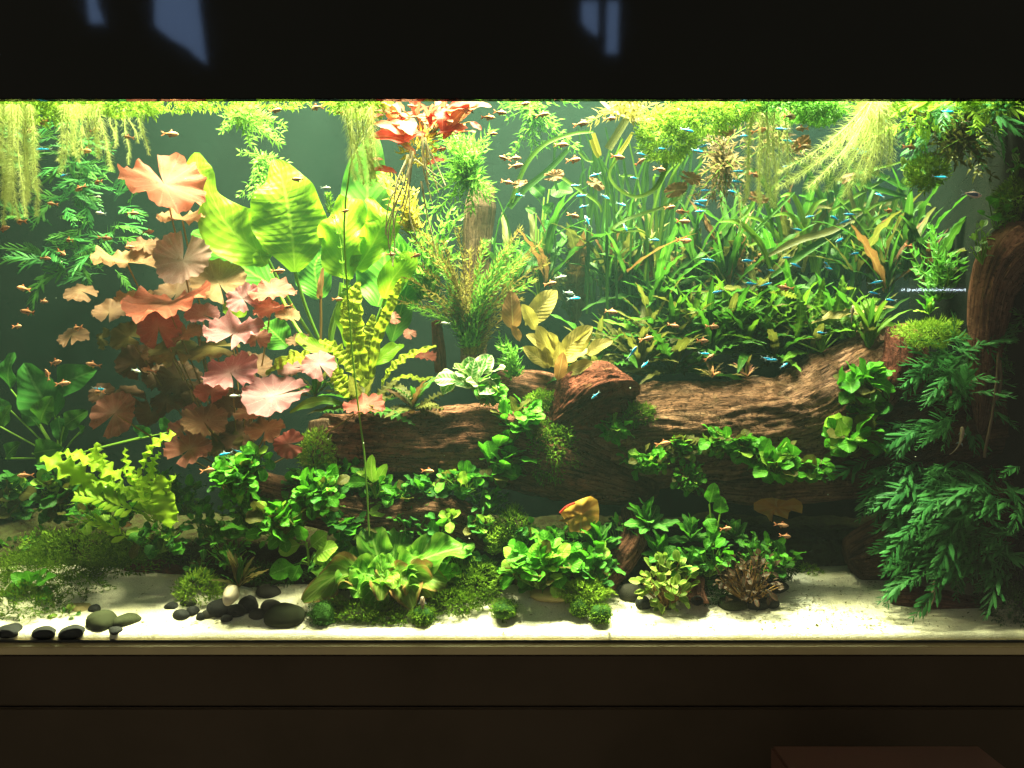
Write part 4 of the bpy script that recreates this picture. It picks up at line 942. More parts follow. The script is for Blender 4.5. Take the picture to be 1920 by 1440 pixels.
# ------------------------------------------------------------------ anubias and other broad-leaved clumps
A = M_anub
GA = 'anubias clumps'
for (px, py, y, rx, ry, n, L, mats, lab) in [
    (925, 738, .19, 28, 26, 20, 26, [A], 'small bright anubias topping the column left of the rust stump'),
    (972, 782, .17, 46, 34, 34, 32, [A], 'bright anubias beside the olive moss cushion'),
    (945, 862, .16, 46, 42, 26, 44, [A], 'large leaved anubias at the foot of the bright column'),
    (868, 905, .16, 60, 30, 44, 27, [A, M_anubd], 'dense small anubias on the dark log, middle of its row'),
    (795, 918, .16, 45, 30, 30, 28, [A, M_anubd], 'small anubias right of the yellow shoots on the log row'),
    (735, 935, .16, 50, 36, 32, 32, [A], 'anubias under the yellow shoots, crossed by the thin stalk'),
    (598, 925, .07, 52, 48, 50, 30, [A, A, M_anubd], 'tall anubias clump left of the thin stalk'),
    (440, 900, .06, 50, 44, 52, 28, [A, A, M_anubd], 'shaded small anubias under the brown lotus pads'),
    (520, 985, .05, 58, 38, 42, 36, [A], 'anubias above the big oval leaved one, low left'),
    (1152, 806, .16, 30, 24, 18, 28, [A], 'small anubias under the little moss tuft'),
    (1212, 862, .16, 54, 30, 52, 22, [A], 'tiny leaved anubias mat at the log underside'),
    (1290, 895, .15, 32, 34, 56, 16, [A], 'very dense tiny leaved anubias ball hanging below the log'),
    (1280, 838, .16, 30, 24, 24, 26, [A], 'anubias left of the upright shoots on the furrowed log'),
    (1345, 832, .15, 32, 30, 24, 30, [A], 'anubias with an upright shoot on the furrowed log'),
    (1400, 838, .15, 30, 28, 18, 34, [A], 'anubias right of the upright shoot on the furrowed log'),
    (1458, 868, .14, 62, 36, 46, 36, [A], 'wide bright anubias at the log\'s lower right'),
    (1525, 880, .14, 34, 26, 24, 28, [A], 'anubias tuft between wide clump and tall right clump'),
    (1618, 720, .15, 46, 44, 30, 46, [A], 'tall big leaved anubias against the log\'s right end'),
    (1625, 775, .16, 40, 36, 18, 46, [M_anubd, A], 'shaded middle part anubias below the tall right one'),
    (1596, 825, .13, 56, 32, 22, 50, [A], 'big leaved anubias low at the log\'s right end'),
    (1010, 1062, .08, 72, 48, 78, 38, [A], 'dense fresh green anubias patch right of the rosette'),
    (690, 905, .17, 40, 26, 26, 26, [A, M_anubd], 'small anubias left of the yellow shoots on the log row'),
    (655, 985, .13, 44, 26, 24, 30, [A, M_anubd], 'anubias behind the rosette\'s upper left'),
    (560, 905, .18, 34, 26, 22, 26, [A, M_anubd], 'anubias on the tan log\'s upper left'),
    (1100, 1050, .10, 44, 30, 30, 30, [A, M_hyg], 'anubias between the dense patch and the slanting root'),
    (900, 990, .12, 26, 22, 14, 26, [A, M_anubd], 'small anubias behind the rosette\'s right side'),
    (110, 925, .30, 46, 60, 50, 32, [M_anubd], 'dim anubias in the left shade behind the bright fern'),
    (200, 965, .15, 80, 28, 54, 22, [A, M_anubd], 'little leaved anubias under the bright left fern'),
    (25, 935, .40, 34, 60, 26, 40, [M_anubd], 'very dim broad leaves at the far left edge'),
    (300, 1010, .12, 60, 30, 34, 28, [M_anubd, A], 'sparse dark anubias above the reddish slab'),
    (470, 865, .09, 46, 28, 30, 28, [M_anubd, A], 'dark anubias right under the lowest lotus pads'),
    (985, 1000, .14, 44, 26, 22, 26, [A, M_anubd], 'anubias climbing out of the dark moss mat'),
    (1560, 690 + 130, .22, 40, 30, 14, 34, [M_anubd], 'shaded anubias tucked behind the low right clump'),
]:
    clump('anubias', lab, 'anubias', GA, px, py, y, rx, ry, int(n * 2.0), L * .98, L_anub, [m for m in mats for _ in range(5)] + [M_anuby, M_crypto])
def explicit(name, label, cat, group, y, leaves, meshes, mats, nrm=(0, -.7, .7), base=None, wid=1.0):
    """leaves: (base px, base py, tip px, tip py)"""
    b0 = base or (leaves[0][0], leaves[0][1]); root = empty(name, at(b0[0], b0[1], y)); tag(root, label, cat, group); sb = MB()
    for q in leaves:
        yy = y + R.uniform(-.02, .02)
        put(R.choice(meshes), root, at(q[0], q[1], yy), at(q[2], q[3], yy - R.uniform(0, .03)), Vector(nrm) + rv(.3), wid, R.choice(mats))
        sb.tube(spline([root.location, root.location.lerp(at(q[0], q[1], yy), .5) + rv(.004), at(q[0], q[1], yy)], 6), sz(1.6, y), 5)
    sb.build('stem', M_stem, root); return root
explicit('anubias', 'big oval leaved anubias left of the rosette', 'anubias', GA, .04, [(572, 1020, 522, 1034), (578, 1030, 614, 1000), (585, 1048, 634, 1026), (566, 1052, 546, 1090), (560, 1056, 504, 1078), (575, 1018, 560, 985), (590, 1035, 605, 1060)], L_anub, [A, M_anuby], (0, -1, .45), (578, 1060), 1.05)
explicit('anubias', 'yellow green shoots rising above the log row', 'anubias', GA, .14, [(700, 905, 698, 852), (694, 895, 668, 886), (706, 905, 726, 870), (690, 905, 642, 905), (712, 905, 722, 892), (715, 910, 745, 930)], L_oval, [M_anuby, M_anuby, A], (0, -.9, .5), (705, 935))
explicit('anubias', 'tiny light green anubias on the tan log', 'anubias', GA, .12, [(842, 970, 822, 966), (845, 968, 842, 952), (846, 972, 864, 962), (844, 974, 844, 1000), (846, 968, 852, 954), (842, 972, 838, 962)], L_anub, [M_anuby], (0, -.8, .6), (844, 985), 1.1)
explicit('anubias', 'four large rounded leaves before the smooth branch', 'anubias', GA, .12, [(1330, 945, 1340, 905), (1350, 965, 1352, 930), (1330, 985, 1334, 962), (1325, 970, 1340, 1000), (1322, 1010, 1352, 1000), (1345, 1020, 1330, 1000)], L_heart, [A], (0, -1, .35), (1332, 1030), 1.0)
explicit('anubias', 'broad leaved anubias in the left front corner', 'anubias', GA, .10, [(62, 1100, 20, 1076), (66, 1098, 106, 1080), (60, 1105, 4, 1112), (64, 1118, 60, 1146), (70, 1110, 100, 1122), (68, 1094, 88, 1066), (58, 1095, 50, 1070)], L_heart, [A], (0, -.6, .8), (64, 1130), .9)
explicit('broad_leaf_plant', 'dim green heart leaves in the left background', 'water plant', None, .36, [(110, 790, 45, 680), (20, 730, 28, 660), (100, 730, 182, 694), (75, 800, 42, 760), (75, 795, 100, 742), (120, 800, 165, 770), (110, 780, 120, 830), (0, 800, 22, 760), (20, 770, -10, 745), (150, 810, 160, 800), (60, 850, 120, 840), (10, 860, 40, 830), (285, 815, 250, 800), (320, 810, 300, 780)], L_heart, [M_crypt, M_anubd], (0, -1, .3), (112, 860), .8)
low = [(350, 935, .28), (395, 985, .24), (290, 905, .30), (430, 1030, .19), (640, 895, .24), (690, 1010, .22), (820, 985, .20), (620, 1050, .17), (860, 1050, .17), (905, 940, .22), (1060, 1020, .2), (1110, 1075, .15), (1165, 1000, .22), (1285, 1060, .16), (1330, 1050, .15), (1420, 1030, .17), (1455, 1050, .17), (560, 960, .22), (470, 960, .22), (760, 985, .2)]
low.sort()
for i, (px, py, y) in enumerate(low):
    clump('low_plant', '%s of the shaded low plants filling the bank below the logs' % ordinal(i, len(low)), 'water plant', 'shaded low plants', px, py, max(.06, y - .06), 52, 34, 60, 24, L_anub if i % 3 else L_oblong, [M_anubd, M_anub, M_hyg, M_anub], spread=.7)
moss('moss_patch', 'dark moss spreading over the soil bank in the middle', 'moss', G, [(900, 1075, .13, 60, 22, .04), (1050, 1085, .13, 60, 18, .03), (640, 1085, .12, 60, 20, .03), (1300, 1090, .14, 80, 16, .03), (500, 1075, .13, 60, 18, .03), (1430, 1085, .14, 40, 16, .03)], 6500, 8, M_mossd)
# lance-leaved dark plants and others
GH = 'dark lance leaved plants'
for (px, py, y, n, L, lab) in [(1118, 1030, .13, 22, (36, 60), 'dark lance leaved plant at the orange leaf\'s foot'), (1215, 990, .13, 24, (40, 64), 'dark lance leaved plant in the middle under the logs'),
                          (1235, 1050, .10, 22, (36, 60), 'lance leaved plant above the yellow green plant'), (1295, 1015, .12, 20, (36, 56), 'lance leaved plant left of the large rounded leaves'), (1375, 1010, .14, 26, (28, 44), 'small dark plant right of the large rounded leaves'), (1130, 1065, .12, 12, (30, 46), 'sparse dark plant over the slanting root')]:
    rosette('lance_plant', lab, 'water plant', GH, px, py, y, n, L, L_oblong, [M_hyg, M_hyg, A], el=(-10, 85), facing=.6, wid=1.15)
rosette('lance_plant', 'lance leaved shoots above the big oval anubias, left', 'water plant', GH, 480, 1005, .14, 12, (45, 80), L_oblong, [A, M_hyg], el=(0, 70), facing=.6)
rosette('lance_plant', 'olive tangle above the white egg stone', 'water plant', GH, 448, 1100, .07, 22, (40, 75), L_lance, [M_crypto, M_tan, M_hyg], el=(5, 80), facing=.4, wid=.9)
clump('small_leaf_plant', 'yellow green small leaved plant with pale rims on the sand', 'water plant', None, 1250, 1092, .06, 60, 54, 120, 23, L_small, [M_buce], smat=M_stemr, fc=.5)
clump('small_leaf_plant', 'purple brown curly small leaved plant on the sand', 'water plant', None, 1402, 1082, .07, 66, 54, 190, 18, L_small, [M_bucp], smat=M_stemr, wid=.8, fc=.4)
clump('small_leaf_plant', 'pale edged variegated plant left of the rust stump', 'water plant', None, 888, 708, .20, 54, 30, 22, 42, L_anub, [M_vari], fc=.7)
clump('small_leaf_plant', 'tiny green plant creeping over the low mossy stump', 'water plant', None, 592, 862, .17, 26, 26, 40, 13, L_small, [M_buce, A])
clump('small_leaf_plant', 'small olive green plant by the reddish slab, left', 'water plant', None, 378, 1065, .13, 28, 34, 34, 20, L_small, [M_crypto, M_hyg])
clump('small_leaf_plant', 'little green plant behind the left corner pebbles', 'water plant', None, 120, 1150, .06, 34, 24, 40, 15, L_small, [M_hyg, M_buce])
clump('small_leaf_plant', 'pale cream leaved seedling on the right trunk\'s shoulder', 'water plant', None, 1842, 458, .07, 22, 42, 26, 18, L_small, [M_vari, M_anuby])
clump('small_leaf_plant', 'green leaves sprouting above the right trunk', 'water plant', None, 1868, 400, .10, 36, 34, 14, 32, L_anub, [A])
clump('small_leaf_plant', 'pale little plant at the right edge above the trunk', 'water plant', None, 1905, 310, .08, 20, 30, 22, 18, L_small, [M_vari, A])
clump('small_leaf_plant', 'small floating rosette beside the bright moss ball', 'water plant', None, 1705, 318, .12, 16, 22, 16, 18, L_small, [M_anuby, M_buce])
rosette('small_leaf_plant', 'pale leafed shoot above the bright right moss cushion', 'water plant', None, 1742, 590, .16, 10, (22, 40), L_oblong, [M_anuby, A], el=(0, 80))
clump('leafy_stems', 'small leaved green stems left of the dark moss bank', 'water plant', None, 20, 1030, .3, 40, 24, 50, 18, L_small, [M_crypt, A])
clump('leafy_stems', 'bright leafy stems above the left moss bank', 'water plant', None, 75, 1015, .26, 30, 24, 34, 20, L_small, [A, M_anuby])
# star shaped little stems on the tan log
stemplant('star_stem', 'two starry yellow green stems right on the tan log', 'water plant', None, 925, 1035, .11, [(888, 985, .11), (915, 968, .11), (935, 990, .11)], 8, 13, 2.6, 6, M_mossb, el=75, sr=.8)

# ------------------------------------------------------------------ tan sword plant, middle
tn = rosette('tan_sword_plant', 'tan yellow leaved sword plant behind the rust stump', 'water plant', None, 1048, 692, .24, 6, (60, 80), L_oval, [M_tan], el=(10, 60), facing=.7)
for q in [(1036, 676, 1006, 610), (1048, 668, 1112, 612), (1030, 660, 986, 628), (1030, 690, 980, 650), (1080, 660, 1108, 618), (1100, 665, 1150, 638), (1060, 700, 1112, 680), (1030, 690, 1022, 650), (1046, 690, 1048, 640), (1045, 660, 1026, 622), (1005, 620, 978, 570)]:
    put(R.choice(L_oval), tn, at(q[0], q[1], .2), at(q[2], q[3], .17), (R.uniform(-.3, .3), -1, .5), 1.05, M_tan)
put(L_oval[0], tn, at(1045, 715, .18), at(1056, 660, .16), (.2, -1, .2), 1, M_tanr)
for q in [(985, 610, 1045, 545), (962, 620, 958, 545), (975, 640, 960, 610)]:
    put(R.choice(L_oval), tn, at(q[0], q[1], .26), at(q[2], q[3], .25), (R.uniform(-.3, .3), -1, .3), 1.15, M_tanr if q[0] < 980 else M_tan)
explicit('broad_leaf_plant', 'rounded dark green leaves climbing behind the upright post', 'water plant', None, .44, [(1020, 370, 990, 345), (1030, 355, 1075, 360), (1020, 400, 1038, 380), (1010, 430, 1040, 420), (1005, 400, 985, 390), (990, 480, 1028, 500), (1000, 470, 975, 455), (1010, 520, 1035, 525), (985, 540, 960, 520)], L_heart, [M_crypt, M_anubd], (0, -1, .2), (1010, 560), .9)

# ------------------------------------------------------------------ crypts: tall dim ones at the back, green mass behind the log
GC = 'tall brown crypts at the back'
for (px, py, n, L, mats, lab) in [(1075, 610, 9, (110, 190), [M_crypto, M_cryptr], 'tall dull brown crypt right of the rounded dark leaves'), (1165, 600, 10, (110, 170), [M_crypto, M_cryptr], 'tall brown crypt under the looping ribbon leaf'),
                             (1205, 590, 8, (90, 150), [M_cryptr], 'dark red crypt behind the green mass'), (1290, 570, 10, (110, 170), [M_crypto, M_crypt], 'tall olive crypt left of the rusty upright leaf'),
                             (1345, 560, 10, (110, 170), [M_crypt, M_crypto], 'tall green brown crypt at the middle back'), (1388, 540, 5, (70, 100), [M_tanr, M_cryptr], 'rust orange crypt standing upright at the back'),
                             (1470, 560, 10, (110, 180), [M_crypto, M_crypt], 'tall olive crypt behind the neon shoal'), (1560, 560, 10, (120, 190), [M_crypt], 'tall dim green crypt at the right back')]:
    rosette('tall_crypt', lab, 'water plant', GC, px, py, .43, n, L, L_wavy, mats, el=(48, 88), facing=.5, wid=1.1)
GB = 'thin leaved plants along the back wall'
thin = [(960, 560), (1020, 540), (1095, 560), (1140, 545), (1185, 560), (1240, 550), (1305, 545), (1365, 550), (1415, 520), (1455, 545), (1505, 520), (1550, 545), (1610, 530), (1660, 545), (1700, 520), (1740, 545)]
for i, (px, py) in enumerate(thin):
    rosette('thin_leaf_plant', '%s of the dim thin leaved plants along the back wall' % ordinal(i, len(thin)), 'water plant', GB, px, py, R.uniform(.40, .50) if px < 1560 else R.uniform(.28, .38), 20, (90, 215), L_lance + L_grass, [M_vald, M_vald, M_crypto, M_crypt, M_cryptr if i % 2 else M_vald], el=(15, 84), facing=.4, wid=.62)
GP = 'green crypts behind the furrowed log'
row = [(1120, 690, .33, [M_crypto, M_crypt]), (1165, 665, .34, [M_crypt, M_crypto]), (1200, 690, .30, [M_crypto]), (1215, 630, .36, [M_crypt]), (1255, 655, .33, [M_crypt, M_crypt, M_cryptb]), (1262, 700, .30, [M_crypto, M_crypto, M_crypt]), (1300, 620, .36, [M_crypt, M_cryptb]),
       (1330, 665, .32, [M_crypt]), (1365, 620, .35, [M_crypt, M_cryptb]), (1395, 665, .32, [M_crypt, M_cryptb]), (1430, 625, .34, [M_crypt, M_cryptb]), (1455, 675, .31, [M_cryptb, M_crypt]), (1490, 620, .33, [M_cryptb, M_crypt]), (1520, 665, .31, [M_cryptb, M_crypt]), (1560, 625, .33, [M_crypt, M_cryptb]), (1600, 655, .29, [M_crypt, M_cryptb]), (1230, 560, .40, [M_crypt]), (1420, 560, .40, [M_crypt])]
row.sort(key=lambda q: q[0])
for i, (px, py, y, mats) in enumerate(row):
    rosette('green_crypt', '%s of the green crypts crowding behind the furrowed log' % ordinal(i, len(row)), 'water plant', GP, px, py, y, 30, (70, 150), L_lance if i % 3 else L_lance + L_lance + L_wavy[:1], mats + [M_crypto] * (i % 2), el=(-14, 60), facing=.5, wid=R.uniform(.7, .95))
rosette('withered_crypt', 'withered pinkish leaves lying on the furrowed log\'s top', 'water plant', None, 1335, 708, .24, 18, (20, 44), L_lance, [M_redp, M_tan, M_wither], el=(0, 70), facing=.4, wid=1.3)
rosette('withered_crypt', 'second cluster of withered pinkish leaves further right', 'water plant', None, 1400, 708, .24, 16, (20, 48), L_lance, [M_redp, M_tan, M_wither], el=(0, 70), facing=.4, wid=1.3)
rosette('grassy_plant', 'upright grassy tuft at the log\'s right end', 'water plant', None, 1628, 650, .22, 22, (70, 125), L_grass, [M_val, M_cryptb, M_crypt], el=(35, 88), wid=1.3)
explicit('bright_crypt', 'bright crinkled upright leaves at the right of the green mass', 'water plant', None, .26, [(1490, 640, 1496, 540), (1528, 600, 1545, 520), (1555, 620, 1580, 515), (1540, 590, 1512, 570), (1605, 540, 1570, 545), (1650, 560, 1600, 590), (1520, 610, 1640, 585), (1500, 560, 1440, 548)], L_wavy, [M_cryptb, M_crink], (0, -.9, .4), (1540, 660), 1.0)
put(L_lance[0], bpy.data.objects['bright_crypt'], at(1520, 606, .25), at(1678, 576, .25), (0, -.6, .8), 1.2, M_tan)

# ------------------------------------------------------------------ ribbon leaves
vl = empty('ribbon_plant', at(1180, 500, .40)); tag(vl, 'tall ribbon leaved plant with looping strands, upper middle', 'water plant')
def ribbon(parent, pts, wid, mat, n=40, nrm=(0, -1, .25), fold=.3):
    mb = MB(); P = spline([at(*p) for p in pts], n); mb.ribbon(P, [sz(v, pts[0][2]) for v in lerpl(wid, n)], nrm, fold); return mb.build('leaf', mat, parent)
ribbon(vl, [(1246, 282, .2), (1246, 318, .2), (1226, 356, .19), (1190, 370, .18), (1156, 352, .18), (1142, 325, .19), (1158, 298, .2)], [11, 10, 9, 8, 6, 4], M_val, nrm=(.2, -1, .6))
ribbon(vl, [(1284, 360, .2), (1255, 385, .19), (1210, 400, .18), (1170, 415, .18), (1148, 432, .18), (1168, 436, .18), (1200, 434, .19), (1216, 446, .2)], [11, 10, 10, 8, 7, 4], M_val, nrm=(0, -.8, .8))
ribbon(vl, [(958, 380, .3), (985, 312, .3), (1020, 272, .3), (1070, 252, .3), (1112, 247, .3)], [8, 9, 9, 8, 5], M_val)
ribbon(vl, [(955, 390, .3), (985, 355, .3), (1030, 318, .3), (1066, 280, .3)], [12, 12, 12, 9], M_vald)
ribbon(vl, [(1122, 185, .16), (1150, 210, .16), (1195, 225, .16), (1240, 222, .16), (1275, 205, .16)], [12, 13, 14, 13, 12], M_root, nrm=(0, -.7, .9))  # overexposed stem, its glare put into the pale root colour
ribbon(vl, [(1140, 280, .3), (1165, 240, .3), (1195, 190, .3)], [16, 15, 13], M_crypto)
ribbon(vl, [(1050, 330, .3), (1085, 355, .3), (1120, 380, .3), (1128, 398, .3)], [7, 7, 6, 4], M_val)
ribbon(vl, [(1085, 285, .3), (1100, 300, .3), (1112, 303, .3)], [5, 5, 4], M_val)
ribbon(vl, [(1120, 500, .36), (1150, 485, .36), (1110, 487, .36)], [5, 5, 4], M_val)
for i in range(40):
    x = R.uniform(1085, 1265); y = R.uniform(.34, .48); top = R.uniform(230, 330); b = R.uniform(-40, 40); lean = R.uniform(-55, 55)
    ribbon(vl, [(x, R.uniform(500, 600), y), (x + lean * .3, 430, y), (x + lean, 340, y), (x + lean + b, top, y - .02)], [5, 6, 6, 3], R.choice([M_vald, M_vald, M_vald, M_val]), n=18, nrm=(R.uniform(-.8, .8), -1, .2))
for q in [[(1112, 250), (1122, 280), (1126, 292)], [(1160, 290), (1175, 268), (1186, 248)], [(1108, 262), (1116, 285), (1122, 296)]]:
    ribbon(vl, [p + (.24,) for p in q], [8, 8, 4], M_yel, n=10)
vr = empty('ribbon_plant', at(1590, 520, .36)); tag(vr, 'spray of narrow arching leaves behind the feathery roots, right', 'water plant')
for pts, wd, m in [([(1570, 370), (1600, 400), (1640, 455), (1658, 498)], [6, 12, 10, 3], M_cryptb), ([(1672, 400), (1690, 418), (1702, 440), (1706, 462)], [3, 8, 7, 4], M_val), ([(1668, 400), (1640, 412), (1625, 440), (1610, 470)], [4, 8, 8, 4], M_val),
                   ([(1560, 395), (1600, 370), (1660, 335), (1665, 330)], [5, 7, 6, 3], M_val), ([(1440, 480), (1500, 450), (1560, 432), (1620, 396)], [6, 14, 14, 4], M_crypto), ([(1445, 520), (1500, 480), (1545, 450), (1600, 420)], [6, 14, 14, 4], M_crypt),
                   ([(1600, 318), (1650, 330), (1690, 350), (1700, 352)], [4, 12, 14, 4], M_crypt), ([(1590, 340), (1630, 350), (1670, 362), (1705, 370)], [4, 12, 12, 4], M_crypt), ([(1700, 300), (1660, 312), (1620, 318)], [3, 5, 4], M_val),
                   ([(1620, 430), (1660, 425), (1711, 440)], [4, 8, 3], M_cryptb), ([(1580, 460), (1610, 415), (1640, 385), (1706, 365)], [5, 6, 6, 3], M_val), ([(1410, 440), (1440, 410), (1470, 380), (1490, 360)], [5, 5, 5, 3], M_crypt),
                   ([(1690, 470), (1718, 500), (1740, 530), (1752, 555)], [5, 14, 12, 3], M_cryptb), ([(1650, 515), (1690, 510), (1730, 530)], [5, 10, 4], M_crypt), ([(1380, 415), (1400, 400), (1420, 365), (1432, 362)], [3, 7, 6, 3], M_cryptb)]:
    ribbon(vr, [p + (.32,) for p in pts], wd, m, n=22)
for i in range(54):
    x = R.uniform(1440, 1690); y = R.uniform(.32, .46); h = R.uniform(70, 190); b = R.choice([-1, 1]) * R.uniform(20, 100)
    y0 = R.uniform(440, 560)
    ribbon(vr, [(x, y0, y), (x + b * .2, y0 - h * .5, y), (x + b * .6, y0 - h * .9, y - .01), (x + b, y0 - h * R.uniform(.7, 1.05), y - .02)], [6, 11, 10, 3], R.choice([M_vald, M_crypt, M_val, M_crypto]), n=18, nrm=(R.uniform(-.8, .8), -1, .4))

# ------------------------------------------------------------------ bronze stem plant in front of the post
tips = [(745, 420), (775, 415), (800, 440), (830, 455), (790, 500), (860, 430), (905, 455), (975, 430), (950, 470), (1015, 455), (1025, 490), (990, 480), (1000, 525), (760, 520), (735, 560), (925, 510), (880, 470), (955, 590), (845, 500), (870, 520), (905, 540), (830, 560), (925, 570), (850, 590), (890, 600), (800, 555), (960, 540), (975, 560)]
stemplant('bronze_plant', 'bushy bronze green fine leaved plant in the middle', 'water plant', None, 888, 665, .30, [(a, b, R.uniform(.22, .36)) for a, b in tips], 3, 20, 4.6, 6, M_brnst, M_stemr, el=48)
stemplant('bronze_plant', 'green shoots mingling with the bronze plant', 'water plant', None, 880, 650, .28, [(R.uniform(760, 1000), R.uniform(440, 600), R.uniform(.22, .32)) for _ in range(20)], 3, 20, 4.6, 7, M_grnst, el=48)
stemplant('leafy_stems', 'low green stems by the variegated plant', 'water plant', None, 965, 705, .25, [(R.uniform(930, 1010), R.uniform(620, 690), R.uniform(.22, .3)) for _ in range(12)], 3, 20, 6, 8, M_grnst)
stemplant('leafy_stems', 'green lance stems behind the hanging pale roots', 'water plant', None, 800, 560, .36, [(R.uniform(735, 860), R.uniform(370, 500), R.uniform(.32, .40)) for _ in range(12)], 3, 30, 9, 12, M_grnst)
stemplant('leafy_stems', 'yellow leaved stems at the left of the red plant', 'water plant', None, 775, 430, .26, [(R.uniform(705, 790), R.uniform(310, 400), R.uniform(.22, .3)) for _ in range(9)], 3, 22, 8, 9, M_yel)
# ------------------------------------------------------------------ floating red plant
rp = clump('red_floating_plant', 'floating plant with red leaves and trailing pale roots, top middle', 'water plant', None, 800, 226, .12, 112, 40, 60, 46, L_oval, [M_red, M_redp, M_redp], smat=M_stemr, up=.6, fc=.3, rz=.6)
for q in [(760, 255, 698, 232), (770, 268, 690, 258), (720, 300, 695, 300), (745, 325, 696, 318), (745, 272, 800, 250), (820, 250, 878, 240), (830, 262, 862, 232), (790, 255, 745, 238), (870, 205, 922, 200), (840, 200, 900, 192), (720, 215, 690, 225), (850, 225, 790, 215), (780, 290, 750, 270), (800, 310, 835, 300)]:
    put(R.choice(L_oval), rp, at(q[0], q[1], .08), at(q[2], q[3], .07), (R.uniform(-.4, .4), -.7, .6), 1.0, R.choice([M_red, M_redp, M_red]))
mb = MB()
for q in [[(770, 280), (760, 330), (735, 400), (728, 450), (738, 500)], [(765, 290), (752, 340), (730, 380), (722, 440)], [(775, 285), (765, 370), (750, 420)], [(792, 250), (793, 310), (805, 360), (811, 385)], [(793, 260), (800, 320), (830, 352)], [(796, 262), (815, 300), (836, 350)], [(790, 340), (800, 400), (810, 440), (818, 480)],
          [(770, 300), (768, 350), (770, 410), (780, 440)], [(778, 300), (820, 330)], [(762, 300), (745, 345), (738, 400), (740, 460), (737, 500)], [(800, 270), (800, 330), (805, 345)], [(768, 310), (756, 350), (726, 420), (726, 445)], [(798, 260), (810, 320), (822, 360)], [(772, 295), (757, 380), (745, 400), (730, 470)]]:
    P = spline([at(a, b, .05) + Vector((0, R.uniform(-.01, .01), 0)) for a, b in q], 16); mb.tube(P, [sz(1.9, .09) * (1 - .5 * i / 16) for i in range(16)], 5)
mb.build('root_strand', M_stemb, rp)
mb = MB()
mossmesh(mb, at(785, 280, .10), (.03, .02, .03), 160, .016, .35); mb.build('bud', M_yel, rp, smooth=False)['kind'] = 'stuff'

# ------------------------------------------------------------------ floating and hanging green masses
GF = 'plants floating at the surface'
def najas(label, px, py, y, tips, mat, L=22, wd=5, step=8, whorl=4, el=55):
    stemplant('floating_sprig', label, 'water plant', GF, px, py, y, tips, whorl, L, wd, step, mat, el=el, sr=1.0)
najas('pale green sprigs hanging from the surface left of the middle', 455, 215, .2, [(R.uniform(375, 545), R.uniform(190, 288), R.uniform(.14, .3)) for _ in range(22)], M_najas, 20, 5, 9)
najas('dim sprigs drifting above the broadest sword leaf', 490, 300, .40, [(R.uniform(445, 545), R.uniform(280, 372), R.uniform(.36, .44)) for _ in range(14)], M_najas, 18, 5, 10)
najas('fresh green tuft crowning the upright post', 880, 330, .26, [(R.uniform(800, 935), R.uniform(235, 400), R.uniform(.2, .3)) for _ in range(34)], M_grnst, 24, 5.5, 9)
najas('brown pink stems drifting in the upper right middle', 1360, 300, .24, [(R.uniform(1300, 1430), R.uniform(215, 390), R.uniform(.18, .3)) for _ in range(26)], M_wither, 22, 5, 9)
najas('pink brown stems mingling behind the straight feathery roots', 1460, 250, .22, [(R.uniform(1380, 1560), R.uniform(205, 330), R.uniform(.16, .28)) for _ in range(14)], M_wither, 20, 5, 10)
najas('brownish trailing stems at the upper right', 1800, 260, .12, [(R.uniform(1715, 1860), R.uniform(190, 335), R.uniform(.08, .2)) for _ in range(20)], M_crypto, 26, 8, 14)
najas('pale pinkish stems at the top edge, right of red plant', 1170, 200, .2, [(R.uniform(1100, 1270), R.uniform(180, 240), R.uniform(.1, .3)) for _ in range(14)], M_tan, 24, 6, 11)
najas('dim green stems along the top right of the red plant', 1000, 200, .35, [(R.uniform(930, 1090), R.uniform(190, 300), R.uniform(.3, .42)) for _ in range(18)], M_grnst, 20, 6, 10)
fern('floating_fern', 'bright fern fronds floating in the top right corner', 'fern', GF, 1830, 205, .10, 46, (70, 130), [M_fern, M_fernb, M_fern], (150, 390), (-50, 20), (80, 14))
fern('floating_fern', 'fern fronds at the surface left of the corner ferns', 'fern', GF, 1720, 215, .14, 20, (50, 90), [M_fern, M_fernb], (150, 390), (-60, 10), (30, 14))
moss('floating_moss', 'bright yellow moss mass hanging below the surface, right middle', 'moss', GF, [(1255, 255, .16, 52, 42, .05), (1310, 220, .14, 70, 32, .05), (1380, 205, .12, 50, 20, .05)], 5200, 13, M_mossb, wd=.24, up=-.2)
moss('floating_moss', 'green moss sheet at the surface above the feathery roots', 'moss', GF, [(1470, 198, .12, 90, 20, .06), (1540, 210, .12, 40, 18, .04)], 4200, 13, M_grnst, wd=.24, up=-.1)
moss('floating_moss', 'bright green moss ball hovering at the upper right', 'moss', GF, [(1738, 322, .11, 32, 28, .03)], 1600, 10, M_mossb, wd=.3)
moss('floating_moss', 'bright yellow plant mat covering the left surface', 'moss', GF, [(40, 200, .12, 80, 24, .06), (130, 196, .14, 60, 14, .06), (235, 198, .14, 60, 14, .05)], 4600, 11, M_mossb, wd=.3, up=-.2)
moss('floating_moss', 'thin pale plant fringe along the surface, left middle', 'moss', GF, [(300, 190, .14, 80, 8, .05), (400, 190, .16, 60, 7, .05), (520, 190, .16, 60, 6, .04)], 1500, 10, M_mossb, wd=.3, up=-.2)
moss('floating_moss', 'glaring yellow white plant patch above the long feathery root', 'moss', GF, [(670, 196, .10, 52, 16, .05)], 1600, 11, M_mossb, wd=.3, up=-.2)
moss('floating_moss', 'bright green tuft at the top right corner', 'moss', GF, [(1870, 195, .07, 60, 16, .04)], 1800, 11, M_mossb, wd=.3, up=-.2)
moss('floating_moss', 'bright patch beneath the right lamp at the surface', 'moss', GF, [(1660, 194, .09, 50, 15, .04), (1780, 192, .10, 50, 10, .04)], 1800, 11, M_mossb, wd=.3, up=-.2)
GR = 'feathery roots trailing from the surface'
